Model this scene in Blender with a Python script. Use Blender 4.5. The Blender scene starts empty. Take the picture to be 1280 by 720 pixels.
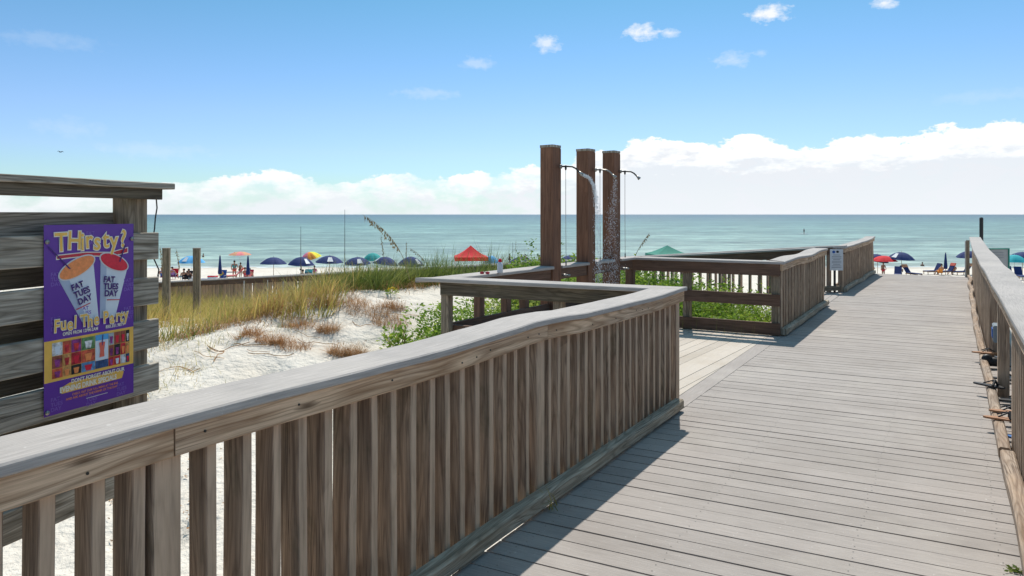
import bpy, math, random
import numpy as np
from mathutils import Vector, noise, Matrix
R = math.radians
random.seed(7); rng = np.random.default_rng(7)
sc = bpy.context.scene
COL = sc.collection
F = 853.0
TH = math.atan(550 / F); SU, CU = math.sin(TH), math.cos(TH)
UD = Vector((SU, CU, 0)); VD = Vector((CU, -SU, 0)); ZD = Vector((0, 0, 1))

def W(u, v, z=0.0):
    return Vector((SU * u + CU * v, CU * u - SU * v, z))
def at(px, Y, z=0.0):
    return Vector(((px - 640) / F * Y, Y, z))
def lerp_tab(t, tab):
    if t <= tab[0][0]: return tab[0][1]
    for (a, x), (b, y) in zip(tab, tab[1:]):
        if t <= b:
            k = (t - a) / (b - a); k = k * k * (3 - 2 * k)
            return x + (y - x) * k
    return tab[-1][1]

# ------------------------------------------------------------------ materials
def new_mat(name):
    m = bpy.data.materials.new(name); m.use_nodes = True
    nt = m.node_tree; nt.nodes.clear()
    out = nt.nodes.new('ShaderNodeOutputMaterial'); p = nt.nodes.new('ShaderNodeBsdfPrincipled')
    nt.links.new(p.outputs[0], out.inputs[0])
    return m, nt, p, out
class NG:
    """tiny helper to write node graphs"""
    def __init__(s, nt): s.nt = nt
    def n(s, typ, **kw):
        nd = s.nt.nodes.new(typ)
        for k, v in kw.items():
            if k == 'inp':
                for i, x in v.items():
                    if hasattr(x, 'is_linked'): s.nt.links.new(x, nd.inputs[i])
                    else: nd.inputs[i].default_value = x
            else: setattr(nd, k, v)
        return nd
    def math(s, op, a, b=0.0, c=0.0, clamp=False):
        nd = s.n('ShaderNodeMath', operation=op, inp={0: a, 1: b, 2: c}); nd.use_clamp = clamp
        return nd.outputs[0]
    def ramp(s, fac, stops, interp='LINEAR'):
        nd = s.n('ShaderNodeValToRGB', inp={0: fac}); cr = nd.color_ramp; cr.interpolation = interp
        while len(cr.elements) < len(stops): cr.elements.new(0.5)
        for e, (p, c) in zip(cr.elements, stops):
            e.position = p
            e.color = (c, c, c, 1) if isinstance(c, (int, float)) else (*c, 1)
        return nd.outputs[0]
    def mix(s, fac, a, b, mode='MIX'):
        nd = s.n('ShaderNodeMix', data_type='RGBA', blend_type=mode)
        for i, x in ((0, fac), (6, a), (7, b)):
            if hasattr(x, 'is_linked'): s.nt.links.new(x, nd.inputs[i])
            elif i == 0: nd.inputs[0].default_value = x
            else: nd.inputs[i].default_value = (*x, 1) if len(x) == 3 else x
        return nd.outputs[2]
    def noise(s, vec, scale, detail=3, rough=.55, dist=0.0):
        return s.n('ShaderNodeTexNoise', inp={'Vector': vec, 'Scale': scale, 'Detail': detail, 'Roughness': rough, 'Distortion': dist}).outputs[0]
    def mapping(s, vec, scale=(1, 1, 1), loc=(0, 0, 0)):
        return s.n('ShaderNodeMapping', inp={0: vec, 1: loc, 3: scale}).outputs[0]
    def mapr(s, v, a, b, c=0.0, d=1.0):
        nd = s.n('ShaderNodeMapRange', inp={0: v, 1: a, 2: b, 3: c, 4: d}); return nd.outputs[0]

def wood(name, dark, light, grey=(.3, .28, .26), greyamt=.35, rough=.85, knots=.6, bump=.5, tint=.35, moss=0.0, stretch=1.0, face=False, lines=.55):
    m, nt, p, out = new_mat(name); g = NG(nt)
    uv = g.n('ShaderNodeUVMap', uv_map='UVMap').outputs[0]
    isl = g.n('ShaderNodeNewGeometry').outputs['Random Per Island']
    warp = g.noise(g.mapping(uv, (1.3, 7, 1)), 1.0, 2)
    wv = g.n('ShaderNodeVectorMath', operation='ADD', inp={0: uv})
    cmb = g.n('ShaderNodeCombineXYZ', inp={0: 0.0, 1: g.math('MULTIPLY', warp, .05), 2: 0.0}).outputs[0]
    nt.links.new(cmb, wv.inputs[1]); wuv = wv.outputs[0]
    # knots
    vor = g.n('ShaderNodeTexVoronoi', inp={'Vector': g.mapping(uv, (2.2, 9, 1)), 'Scale': 1.0, 'Randomness': 1.0})
    kd = vor.outputs['Distance']; kmask = g.mapr(kd, .07, .17, 1.0, 0.0)
    ksel = g.math('GREATER_THAN', g.n('ShaderNodeSeparateColor', inp={0: vor.outputs['Color']}).outputs[0], .5)
    kmask = g.math('MULTIPLY', g.math('MULTIPLY', kmask, ksel), knots)
    ring = g.math('MULTIPLY', g.mapr(kd, .1, .5, .35, 0.0), ksel)
    gr = g.noise(g.mapping(wuv, (1.6 * stretch, 42, 1)), 1.0, 4, .6)
    gr = g.math('ADD', gr, ring)
    fine = g.noise(g.mapping(wuv, (9, 230, 1)), 1.0, 3, .6)
    big = g.noise(g.mapping(uv, (1.7, 5, 1)), 1.0, 3, .6)
    c = g.mix(g.mapr(gr, .36, .64), dark, light)
    c = g.mix(g.math('MULTIPLY', g.mapr(fine, .35, .7), .35), c, tuple(x * .55 for x in dark))
    c = g.mix(g.math('MULTIPLY', g.mapr(big, .38, .62), greyamt), c, grey)
    # growth ring lines: thin dark contours of a long stretched field, plus hairline checks
    fld = g.noise(g.mapping(wuv, (.75 * stretch, 8.5, 1)), 1.0, 1, .4)
    fr = g.math('FRACT', g.math('MULTIPLY', g.math('ADD', fld, g.math('MULTIPLY', kmask, .06)), 17.0))
    ln = g.mapr(g.math('ABSOLUTE', g.math('SUBTRACT', fr, .5)), .0, .28, 1.0, 0.0)
    c = g.mix(g.math('MULTIPLY', ln, lines), c, tuple(x * .7 for x in dark))
    chk = g.noise(g.mapping(wuv, (1.1, 75, 1)), 1.0, 2, .5)
    cl_ = g.mapr(g.math('ABSOLUTE', g.math('SUBTRACT', chk, .5)), .0, .030, 1.0, 0.0)
    cl_ = g.math('MULTIPLY', cl_, g.mapr(big, .45, .6))
    c = g.mix(g.math('MULTIPLY', cl_, .9), c, tuple(x * .35 for x in dark))
    c = g.mix(kmask, c, tuple(x * .3 for x in dark))
    # per board tint
    hs = g.n('ShaderNodeHueSaturation', inp={'Hue': g.mapr(isl, 0, 1, .488, .508), 'Saturation': g.mapr(g.math('FRACT', g.math('MULTIPLY', isl, 7.3)), 0, 1, 1 - tint * .9, 1 + tint * .3),
              'Value': g.mapr(g.math('FRACT', g.math('MULTIPLY', isl, 3.7)), 0, 1, 1 - tint, 1 + tint * .8), 'Color': c})
    c = hs.outputs[0]
    if moss:
        mo = g.noise(g.mapping(uv, (2.1, 3, 1)), 1.3, 4, .7)
        c = g.mix(g.math('MULTIPLY', g.mapr(mo, .55, .7), moss), c, (.055, .065, .028))
    if face:      # outward faces tinted paler: the deck's bounce light put into the colour
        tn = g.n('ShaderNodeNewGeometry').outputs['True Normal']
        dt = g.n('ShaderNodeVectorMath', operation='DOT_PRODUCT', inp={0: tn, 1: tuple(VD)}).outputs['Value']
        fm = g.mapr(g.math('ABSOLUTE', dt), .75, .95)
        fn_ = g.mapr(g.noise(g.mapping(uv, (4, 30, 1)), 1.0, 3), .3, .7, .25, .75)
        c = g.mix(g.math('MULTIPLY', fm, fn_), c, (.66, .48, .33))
    nt.links.new(c, p.inputs['Base Color']); p.inputs['Roughness'].default_value = rough
    p.inputs['Specular IOR Level'].default_value = .25
    h = g.math('ADD', g.math('MULTIPLY', gr, 1.0), g.math('MULTIPLY', fine, .6))
    b = g.n('ShaderNodeBump', inp={'Strength': bump, 'Distance': .003, 'Height': h})
    nt.links.new(b.outputs[0], p.inputs['Normal'])
    return m

def plain(name, col, rough=.6, metal=0.0, var=.12, scale=9.0, spec=.4, bump=0.0):
    m, nt, p, out = new_mat(name); g = NG(nt)
    tc = g.n('ShaderNodeTexCoord').outputs['Object']
    nz = g.noise(tc, scale, 4, .6)
    c = g.mix(g.mapr(nz, .3, .7), tuple(x * (1 - var) for x in col), tuple(min(1, x * (1 + var)) for x in col))
    nt.links.new(c, p.inputs['Base Color']); p.inputs['Roughness'].default_value = rough
    p.inputs['Metallic'].default_value = metal; p.inputs['Specular IOR Level'].default_value = spec
    if bump:
        b = g.n('ShaderNodeBump', inp={'Strength': bump, 'Distance': .004, 'Height': g.noise(tc, scale * 6, 4)})
        nt.links.new(b.outputs[0], p.inputs['Normal'])
    return m

def composite(name, col, var=.10, tint=.08, blot=.25, dirt=(.2, .17, .14), spots=.5):
    """wood plastic composite board: brushed, blotchy, dust and specks"""
    m, nt, p, out = new_mat(name); g = NG(nt)
    uv = g.n('ShaderNodeUVMap', uv_map='UVMap').outputs[0]
    ob = g.n('ShaderNodeTexCoord').outputs['Object']
    isl = g.n('ShaderNodeNewGeometry').outputs['Random Per Island']
    st = g.noise(g.mapping(uv, (5, 160, 1)), 1.0, 3, .6)
    bl = g.noise(ob, 1.6, 5, .62)
    sp = g.noise(ob, 38, 2, .6)
    c = g.mix(g.mapr(st, .3, .7), tuple(x * (1 - var) for x in col), tuple(min(1, x * (1 + var)) for x in col))
    c = g.mix(g.math('MULTIPLY', g.mapr(bl, .45, .75), blot), c, dirt)
    c = g.mix(g.math('MULTIPLY', g.mapr(sp, .68, .76), spots), c, (.62, .6, .57))
    sp2 = g.noise(g.mapping(ob, (1, 1, 1), (7, 3, 1)), 21, 3, .6)
    c = g.mix(g.math('MULTIPLY', g.mapr(sp2, .69, .76), spots), c, dirt)
    drift = g.noise(g.mapping(ob, (1, 1, 1), (3, 8, 0)), .7, 5, .7)
    c = g.mix(g.math('MULTIPLY', g.mapr(drift, .52, .72), .45), c, (.50, .46, .405))
    hs = g.n('ShaderNodeHueSaturation', inp={'Value': g.mapr(isl, 0, 1, 1 - tint, 1 + tint), 'Color': c})
    nt.links.new(hs.outputs[0], p.inputs['Base Color']); p.inputs['Roughness'].default_value = .8
    p.inputs['Specular IOR Level'].default_value = .2
    b = g.n('ShaderNodeBump', inp={'Strength': .6, 'Distance': .003, 'Height': g.math('ADD', st, g.math('MULTIPLY', sp, .7))})
    nt.links.new(b.outputs[0], p.inputs['Normal'])
    return m

M = {}
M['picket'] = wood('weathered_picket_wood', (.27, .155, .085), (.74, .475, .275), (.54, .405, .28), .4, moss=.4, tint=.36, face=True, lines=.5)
M['fascia'] = wood('tan_rail_wood', (.38, .21, .10), (.84, .58, .36), (.70, .555, .42), .3, knots=1.0, lines=.6, tint=.10, stretch=.6)
M['curb'] = wood('rough_curb_wood', (.26, .20, .13), (.62, .53, .39), (.54, .48, .38), .5, knots=.8, bump=1.0, tint=.12)
M['curb_red'] = wood('sunbleached_curb_wood', (.24, .15, .09), (.54, .40, .28), (.42, .36, .30), .5, knots=.8, bump=1.0, tint=.12)
M['slat'] = wood('old_grey_slat_wood', (.19, .15, .10), (.66, .58, .46), (.50, .45, .37), .45, knots=.6, bump=.9, tint=.2, moss=.3)
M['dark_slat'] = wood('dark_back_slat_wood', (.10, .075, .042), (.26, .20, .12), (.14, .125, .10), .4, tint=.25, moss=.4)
M['post'] = wood('grey_post_wood', (.18, .125, .07), (.54, .41, .26), (.31, .26, .20), .5, tint=.2, moss=.4)
M['redbrown'] = wood('brown_stained_board', (.115, .06, .036), (.23, .125, .078), (.21, .14, .10), .3, knots=.1, bump=.25, tint=.12, rough=.75, lines=.2)
M['shower'] = wood('reddish_brown_post_board', (.15, .065, .035), (.28, .13, .07), (.22, .125, .08), .25, knots=.15, bump=.25, tint=.10, rough=.75, lines=.2)
M['cap'] = composite('grey_composite_cap', (.405, .372, .345), .24, .05, .6, (.26, .245, .23))
M['deck'] = composite('grey_composite_deck', (.352, .317, .290), .16, .055, .5, (.24, .21, .185))
M['bleach'] = composite('bleached_deck_board', (.50, .445, .38), .08, .09, .45, (.36, .29, .21))
M['joist'] = plain('treated_joist', (.10, .072, .045), .9)
M['metal'] = plain('dull_steel', (.32, .31, .29), .38, .85, .25, 40)
M['darkmetal'] = plain('dark_pipe', (.045, .045, .04), .45, .5)
M['white'] = plain('white_plastic', (.75, .75, .75), .45)
M['black'] = plain('black_plastic', (.015, .015, .017), .5)
M['purple'] = plain('purple_print', (.125, .038, .32), .35, 0, .05, 5)
M['purple_light'] = plain('light_purple_print', (.21, .11, .45), .35, 0, .05)
M['gold'] = plain('gold_print', (.85, .50, .10), .35, 0, .08, 20)
M['cream'] = plain('cream_print', (.85, .80, .66), .35, 0, .03)
M['redprint'] = plain('red_print', (.55, .03, .05), .35, 0, .1)
M['orange'] = plain('orange_print', (.85, .28, .09), .35, 0, .15, 60)
M['crimson'] = plain('crimson_print', (.68, .02, .05), .35, 0, .15, 60)
M['cup'] = plain('cup_print', (.66, .72, .78), .35, 0, .05, 12)
M['cup_shade'] = plain('cup_grey_print', (.40, .47, .60), .35, 0, .05, 12)
M['ink'] = plain('purple_ink', (.06, .02, .16), .4)
M['signwhite'] = plain('sign_white', (.62, .64, .66), .4, 0, .04)
M['signgrey'] = plain('sign_back_grey', (.33, .33, .33), .5, 0, .1)
M['greyink'] = plain('grey_ink', (.14, .15, .18), .5)
for k, c in dict(navy=(.010, .028, .125), red=(.62, .012, .02), pink=(.75, .22, .22), skyblue=(.10, .38, .68), teal=(.02, .38, .42), green=(.03, .22, .16),
                 fyellow=(.85, .7, .05), forange=(.85, .3, .04), fmagenta=(.6, .05, .35), fgreen=(.15, .6, .25), towel=(.6, .3, .16), turq=(.03, .32, .30), darkcloth=(.012, .012, .02), blueprint=(.03, .10, .35), lilac=(.35, .2, .5), coral=(.75, .15, .1)).items():
    M[k] = plain('cloth_' + k, c, .85, 0, .1, 3)
M['skin'] = plain('sunned_skin', (.42, .21, .13), .6)
M['skin_dark'] = plain('tanned_skin', (.25, .12, .07), .6)
M['hair'] = plain('dark_hair', (.02, .012, .008), .7)
M['chairwood'] = plain('pale_lounger_wood', (.42, .26, .14), .7)
M['tan_leather'] = plain('tan_sole', (.34, .17, .085), .7, 0, .15, 30)
M['blueshoe'] = plain('blue_rubber', (.02, .14, .42), .5)
M['greyshoe'] = plain('grey_mesh_shoe', (.18, .22, .25), .8)
M['flower'] = plain('yellow_petal', (.85, .55, .02), .7)
M['leafw'] = plain('pale_slat', (.5, .48, .45), .8)

def foliage(name, cols, transl=.35):
    m, nt, p, out = new_mat(name); g = NG(nt)
    isl = g.n('ShaderNodeNewGeometry').outputs['Random Per Island']
    st = [(i / (len(cols) - 1), c) for i, c in enumerate(cols)]
    ob = g.n('ShaderNodeTexCoord').outputs['Object']
    patch = g.noise(ob, .55, 2)
    f = g.math('ADD', g.math('MULTIPLY', isl, .6), g.mapr(patch, .35, .65, -.05, .45), clamp=True)
    c = g.ramp(f, st)
    nt.links.new(c, p.inputs['Base Color']); p.inputs['Roughness'].default_value = .65
    p.inputs['Specular IOR Level'].default_value = .25
    tr = g.n('ShaderNodeBsdfTranslucent', inp={0: c})
    mx = g.n('ShaderNodeMixShader', inp={0: transl, 1: p.outputs[0], 2: tr.outputs[0]})
    nt.links.new(mx.outputs[0], out.inputs[0])
    return m
M['grass'] = foliage('dune_grass_blades', [(.16, .17, .035), (.30, .29, .06), (.48, .40, .10), (.60, .45, .17), (.44, .24, .09)], .4)
M['greengrass'] = foliage('green_dune_grass', [(.09, .14, .03), (.15, .20, .04), (.22, .26, .06), (.32, .31, .09)], .4)
M['leaf'] = foliage('bush_leaves', [(.09, .18, .02), (.17, .29, .035), (.30, .42, .055), (.48, .50, .12)], .4)
M['dry'] = foliage('dry_brown_stems', [(.30, .14, .05), (.46, .23, .08), (.50, .30, .14), (.24, .16, .10)], .1)
M['oat'] = foliage('sea_oat_seed', [(.22, .15, .07), (.34, .25, .13), (.42, .33, .2)], .2)

# ------------------------------------------------------------------ mesh builder
class MB:
    def __init__(s): s.v = []; s.f = []; s.uv = []
    def _face(s, idx, uvs): s.f.append(idx); s.uv.append(uvs)
    def sweep(s, pts, w, h, up=(0, 0, 1), ch=.004, cut0=None, cut1=None, ou=None):
        """rectangular board along pts: w sideways, h along up; chamfered edges"""
        pts = [Vector(p) for p in pts]; up = Vector(up).normalized()
        ch = min(ch, w * .3, h * .3)
        cs = [(-w/2, -h/2+ch), (-w/2, h/2-ch), (-w/2+ch, h/2), (w/2-ch, h/2), (w/2, h/2-ch), (w/2, -h/2+ch), (w/2-ch, -h/2), (-w/2+ch, -h/2)]
        per = [0]
        for a, b in zip(cs, cs[1:] + cs[:1]): per.append(per[-1] + math.dist(a, b))
        n = len(cs); o = len(s.v); L = 0; Ls = []
        ou = random.uniform(0, 50) if ou is None else ou; ov = random.uniform(0, 50)
        for i, p in enumerate(pts):
            if i: L += (p - pts[i-1]).length
            Ls.append(L)
            a = pts[max(0, i-1)]; b = pts[min(len(pts)-1, i+1)]
            t = (b - a).normalized(); side = t.cross(up).normalized(); uu = side.cross(t).normalized()
            for (x, y) in cs:
                q = p + side * x + uu * y
                cut = cut0 if i == 0 else cut1 if i == len(pts)-1 else None
                if cut:
                    cp, cn = Vector(cut[0]), Vector(cut[1]); d = t.dot(cn)
                    if abs(d) > 1e-4: q = q + t * ((cp - q).dot(cn) / d)
                s.v.append(q)
        for i in range(len(pts)-1):
            for k in range(n):
                k2 = (k+1) % n
                s._face([o+i*n+k, o+i*n+k2, o+(i+1)*n+k2, o+(i+1)*n+k],
                        [(ou+Ls[i], ov+per[k]), (ou+Ls[i], ov+per[k+1]), (ou+Ls[i+1], ov+per[k+1]), (ou+Ls[i+1], ov+per[k])])
        e = o + (len(pts)-1)*n
        s._face([o+k for k in range(n)][::-1], [(ou+c[1]*.15, ov+c[0]) for c in cs][::-1])
        s._face([e+k for k in range(n)], [(ou+c[1]*.15+.3, ov+c[0]) for c in cs])
        return s
    def box(s, c, sx, sy, sz, d=(1, 0, 0), ch=.003):
        c = Vector(c); d = Vector(d).normalized()
        return s.sweep([c - d*sx/2, c + d*sx/2], sy, sz, ch=ch)
    def post(s, base, top, w, d, face=(0, 1, 0), ch=.005, n=1):
        b, t = Vector(base), Vector(top)
        return s.sweep([b.lerp(t, i/n) for i in range(n+1)], w, d, up=face, ch=ch)
    def tube(s, pts, r, n=8, cap=True):
        pts = [Vector(p) for p in pts]; o = len(s.v)
        rs = r if isinstance(r, (list, tuple)) else [r]*len(pts)
        pu = None
        for i, p in enumerate(pts):
            t = (pts[min(len(pts)-1, i+1)] - pts[max(0, i-1)]).normalized()
            if pu is None: pu = Vector((0, 0, 1)) if abs(t.z) < .9 else Vector((1, 0, 0))
            sd = t.cross(pu).normalized(); uu = sd.cross(t).normalized(); pu = uu
            for k in range(n):
                a = 2*math.pi*k/n; s.v.append(p + (sd*math.cos(a) + uu*math.sin(a))*rs[i])
        for i in range(len(pts)-1):
            for k in range(n):
                k2 = (k+1) % n
                s._face([o+i*n+k, o+(i+1)*n+k, o+(i+1)*n+k2, o+i*n+k2], [(i, k/n), (i+1, k/n), (i+1, (k+1)/n), (i, (k+1)/n)])
        if cap:
            s._face([o+k for k in range(n)], [(0, 0)]*n); e = o+(len(pts)-1)*n
            s._face([e+k for k in range(n)][::-1], [(0, 0)]*n)
        return s
    def ell(s, c, rx, ry, rz, n=10, m=7, rot=None):
        c = Vector(c); o = len(s.v)
        for j in range(m+1):
            ph = math.pi*j/m
            for k in range(n):
                a = 2*math.pi*k/n; q = Vector((rx*math.sin(ph)*math.cos(a), ry*math.sin(ph)*math.sin(a), rz*math.cos(ph)))
                if rot: q = rot @ q
                s.v.append(c+q)
        for j in range(m):
            for k in range(n):
                k2 = (k+1) % n
                s._face([o+j*n+k, o+(j+1)*n+k, o+(j+1)*n+k2, o+j*n+k2], [(0, 0)]*4)
        return s
    def prism(s, poly, fn, t=.002):
        """poly: list of 2d points; fn(a,b,depth)->world"""
        o = len(s.v); n = len(poly)
        for d in (0, t):
            for a, b in poly: s.v.append(fn(a, b, d))
        s._face([o+n+k for k in range(n)], [(p[0], p[1]) for p in poly])
        s._face([o+k for k in range(n)][::-1], [(p[0], p[1]) for p in poly][::-1])
        for k in range(n):
            k2 = (k+1) % n; s._face([o+k, o+k2, o+n+k2, o+n+k], [(0, 0)]*4)
        return s
    def slab(s, poly, z0, z1, d=(1, 0)):
        """extruded horizontal polygon with the UV running along d"""
        o = len(s.v); n = len(poly); ou, ov = random.uniform(0, 50), random.uniform(0, 50)
        def U(p): return (ou+p[0]*d[0]+p[1]*d[1], ov-p[0]*d[1]+p[1]*d[0])
        zf = z1 if callable(z1) else (lambda x, y: z1)
        for p in poly: s.v.append(Vector((p[0], p[1], zf(*p)-(zf(*p)-z0 if not callable(z1) else .035))))
        for p in poly: s.v.append(Vector((p[0], p[1], zf(*p))))
        s._face([o+n+k for k in range(n)], [U(p) for p in poly])
        s._face([o+k for k in range(n)][::-1], [U(p) for p in poly][::-1])
        for k in range(n):
            k2 = (k+1) % n
            s._face([o+k, o+k2, o+n+k2, o+n+k], [U(poly[k]), U(poly[k2]), (U(poly[k2])[0], U(poly[k2])[1]+.03), (U(poly[k])[0], U(poly[k])[1]+.03)])
        return s
    def build(s, name, mat, parent=None, smooth=False):
        me = bpy.data.meshes.new(name); org = Vector((0, 0, 0))
        me.from_pydata([tuple(p) for p in s.v], [], s.f)
        uvl = me.uv_layers.new(name='UVMap')
        flat = [c for f in s.uv for p in f for c in p]
        uvl.data.foreach_set('uv', flat)
        if smooth: me.polygons.foreach_set('use_smooth', [True]*len(me.polygons))
        me.materials.append(mat); me.update()
        o = bpy.data.objects.new(name, me); COL.objects.link(o)
        if parent:
            o.parent = parent; o.matrix_parent_inverse = world_of(parent).inverted()
        return o
def world_of(o):
    m = o.matrix_basis.copy()
    if o.parent: m = world_of(o.parent) @ o.matrix_parent_inverse @ m
    return m
def tag(o, label=None, cat=None, group=None, kind=None):
    for k, v in (('label', label), ('category', cat), ('group', group), ('kind', kind)):
        if v: o[k] = v
    return o
def thing(name, label, cat, loc=(0, 0, 0), group=None, rz=0):
    o = bpy.data.objects.new(name, None); COL.objects.link(o); o.location = loc; o.rotation_euler = (0, 0, rz)
    o.empty_display_size = .2
    return tag(o, label, cat, group)
def copy_tree(o, parent=None):
    c = o.copy(); COL.objects.link(c); c.parent = parent
    for ch in list(o.children): copy_tree(ch, c)
    return c

# ------------------------------------------------------------------ terrain
RIDGE = [(1.5, 15.2, .05), (-1.5, 14.2, .30), (-3.0, 12.4, .22), (-3.9, 10.9, -.10), (-5.5, 10.4, -.45)]
def beach_z(Y):
    T = [(-30, -.65), (12, -.65), (17, -.95), (22, -1.6), (28, -2.4), (40, -3.4), (55, -3.9), (65, -4.22), (75, -4.52), (84, -4.82), (100, -5.4), (140, -7)]
    if Y <= T[0][0]: return T[0][1]
    for (a, x), (b, y) in zip(T, T[1:]):
        if Y <= b: return x + (y-x)*(Y-a)/(b-a)
    return T[-1][1]
def ground(X, Y, fine=True):
    z = beach_z(Y)
    u = SU*X + CU*Y; v = CU*X - SU*Y
    if Y < 40:
        best = 0
        for (a, b, c), (d, e, f_) in zip(RIDGE, RIDGE[1:]):
            dx, dy = d-a, e-b; t = max(0, min(1, ((X-a)*dx+(Y-b)*dy)/(dx*dx+dy*dy)))
            qx, qy, qz = a+dx*t, b+dy*t, c+(f_-c)*t
            side = dx*(Y-qy) - dy*(X-qx)
            dist = math.hypot(X-qx, Y-qy); wd = 2.9 if side > 0 else 2.0
            best = max(best, (qz+.75)*math.exp(-(dist/wd)**2))
        msk = max(0, min(1, (-4.35-v)/1.0)) if u < 12 else max(0, min(1, (-2.6-v)/1.2))
        z += best*msk
        if fine:
            z += noise.noise(Vector((X*.35, Y*.35, 3)))*.16*min(1, max(0, (abs(v+1)-1.5)))
            z += noise.noise(Vector((X*1.3, Y*1.3, 7)))*.05
            n2 = noise.noise(Vector((X*4.1, Y*4.1, 1)))
            z += n2*.03 - max(0, noise.noise(Vector((X*2.1, Y*2.1, 9)))-.2)*.22
        if v > -2.3 and v < .9 and u < 22.4: z = min(z, -.45)
    elif fine: z += noise.noise(Vector((X*.4, Y*.4, 5)))*.05
    return z
def grid_axis(segs):
    out = []
    for a, b, st in segs:
        n = max(1, int(round((b-a)/st))); out += [a+(b-a)*i/n for i in range(n)]
    out.append(segs[-1][1]); return out
xs = grid_axis([(-700, -60, 40), (-60, -12, 2), (-12, 8, .11), (8, 30, .8), (30, 100, 4), (100, 900, 50)])
ys = grid_axis([(-60, -2, 4), (-2, 3, .4), (3, 17, .10), (17, 30, .35), (30, 96, 1.2), (96, 140, 8)])
nx, ny = len(xs), len(ys)
vs = [(x, y, ground(x, y)) for y in ys for x in xs]
fs = [(j*nx+i, j*nx+i+1, (j+1)*nx+i+1, (j+1)*nx+i) for j in range(ny-1) for i in range(nx-1)]
m, nt, p, out = new_mat('white_quartz_sand'); g = NG(nt)
ob = g.n('ShaderNodeTexCoord').outputs['Object']
n1 = g.noise(ob, .9, 5, .6); n2 = g.noise(ob, 14, 4, .65); n3 = g.noise(ob, 90, 3, .6)
c = g.mix(g.mapr(n1, .35, .7), (.71, .66, .58), (.61, .55, .465))
deb = g.math('MULTIPLY', g.mapr(n2, .60, .70), g.mapr(g.noise(ob, .8, 3), .45, .65))
sx = g.n('ShaderNodeSeparateXYZ', inp={0: ob})
near = g.mapr(sx.outputs[1], 18, 26, 1, 0)
deb = g.math('MULTIPLY', g.math('MULTIPLY', deb, near), .8)
c = g.mix(deb, c, (.26, .17, .10))
wet = g.mapr(sx.outputs[2], -4.85, -4.62, 1, 0)
c = g.mix(g.math('MULTIPLY', wet, .5), c, (.33, .29, .22))
nt.links.new(c, p.inputs['Base Color']); p.inputs['Roughness'].default_value = .95; p.inputs['Specular IOR Level'].default_value = .1
hh = g.math('ADD', g.math('MULTIPLY', n2, 1.0), g.math('ADD', g.math('MULTIPLY', n3, .12), g.math('MULTIPLY', g.noise(ob, 5.5, 3), 1.6)))
b = g.n('ShaderNodeBump', inp={'Strength': .8, 'Distance': .04, 'Height': hh}); nt.links.new(b.outputs[0], p.inputs['Normal'])
me = bpy.data.meshes.new('sand'); me.from_pydata(vs, [], fs); me.polygons.foreach_set('use_smooth', [True]*len(fs)); me.materials.append(m)
o = bpy.data.objects.new('sand_ground', me); COL.objects.link(o); tag(o, 'white quartz sand of the dune and beach', kind='structure')

# ------------------------------------------------------------------ sea
m, nt, p, out = new_mat('gulf_water'); g = NG(nt)
ob = g.n('ShaderNodeTexCoord').outputs['Object']; sx = g.n('ShaderNodeSeparateXYZ', inp={0: ob})
Yv = sx.outputs[1]
wob = g.noise(g.mapping(ob, (.004, .012, 1)), 1.0, 4, .6)
lg = g.math('LOGARITHM', g.math('MAXIMUM', Yv, 10.0), 10.0)
lg = g.math('ADD', lg, g.math('MULTIPLY', g.math('SUBTRACT', wob, .5), .5))
c = g.ramp(g.mapr(lg, 1.9, 4.3), [(0.0, (.40, .45, .33)), (.04, (.29, .39, .30)), (.15, (.225, .345, .265)), (.28, (.18, .315, .245)), (.40, (.135, .235, .205)), (.6, (.10, .17, .175)), (1.0, (.085, .135, .16))])
st1 = g.noise(g.mapping(ob, (.05, .12, 1)), 1.0, 5, .65)
st2 = g.noise(g.mapping(ob, (.009, .026, 1)), 1.0, 6, .7)
st3 = g.noise(g.mapping(ob, (.2, .35, 1)), 1.0, 4, .65)
mult = g.math('MULTIPLY', g.math('MULTIPLY', g.mapr(st1, .3, .7, .48, 1.36), g.mapr(st2, .3, .7, .66, 1.25)), g.mapr(st3, .3, .7, .62, 1.32))
hs = g.n('ShaderNodeHueSaturation', inp={'Saturation': .84, 'Value': mult, 'Color': c}); c = hs.outputs[0]
foam = g.math('MULTIPLY', g.mapr(g.math('SUBTRACT', Yv, g.math('MULTIPLY', g.math('SUBTRACT', g.noise(g.mapping(ob, (.06, .01, 1)), 1.0, 3), .5), 7)), 84, 87, 1, 0), g.mapr(st3, .42, .6))
c = g.mix(foam, c, (.75, .78, .76))
nt.links.new(c, p.inputs['Base Color'])
p.inputs['Roughness'].default_value = .3; p.inputs['Specular IOR Level'].default_value = .15
p.inputs['IOR'].default_value = 1.33
hh = g.math('ADD', g.math('MULTIPLY', g.noise(g.mapping(ob, (.5, 1.3, 1)), 1.0, 4, .6), .35), g.math('ADD', g.math('MULTIPLY', g.noise(g.mapping(ob, (.08, .3, 1)), 1.0, 4, .6), 1.6), g.math('MULTIPLY', st2, 3.0)))
b = g.n('ShaderNodeBump', inp={'Strength': .75, 'Distance': .55, 'Height': hh}); nt.links.new(b.outputs[0], p.inputs['Normal'])
me = bpy.data.meshes.new('sea')
yy = [76, 90, 120, 200, 500, 2000, 8000, 40000]
vs = []; fs = []
for y in yy:
    for x in (-60000, -3000, -300, 300, 3000, 60000): vs.append((x, y, -4.8))
for j in range(len(yy)-1):
    for i in range(5): fs.append((j*6+i, j*6+i+1, (j+1)*6+i+1, (j+1)*6+i))
me.from_pydata(vs, [], fs); me.materials.append(m)
o = bpy.data.objects.new('sea_water', me); COL.objects.link(o); tag(o, 'teal gulf water up to the horizon', kind='structure')

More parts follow.
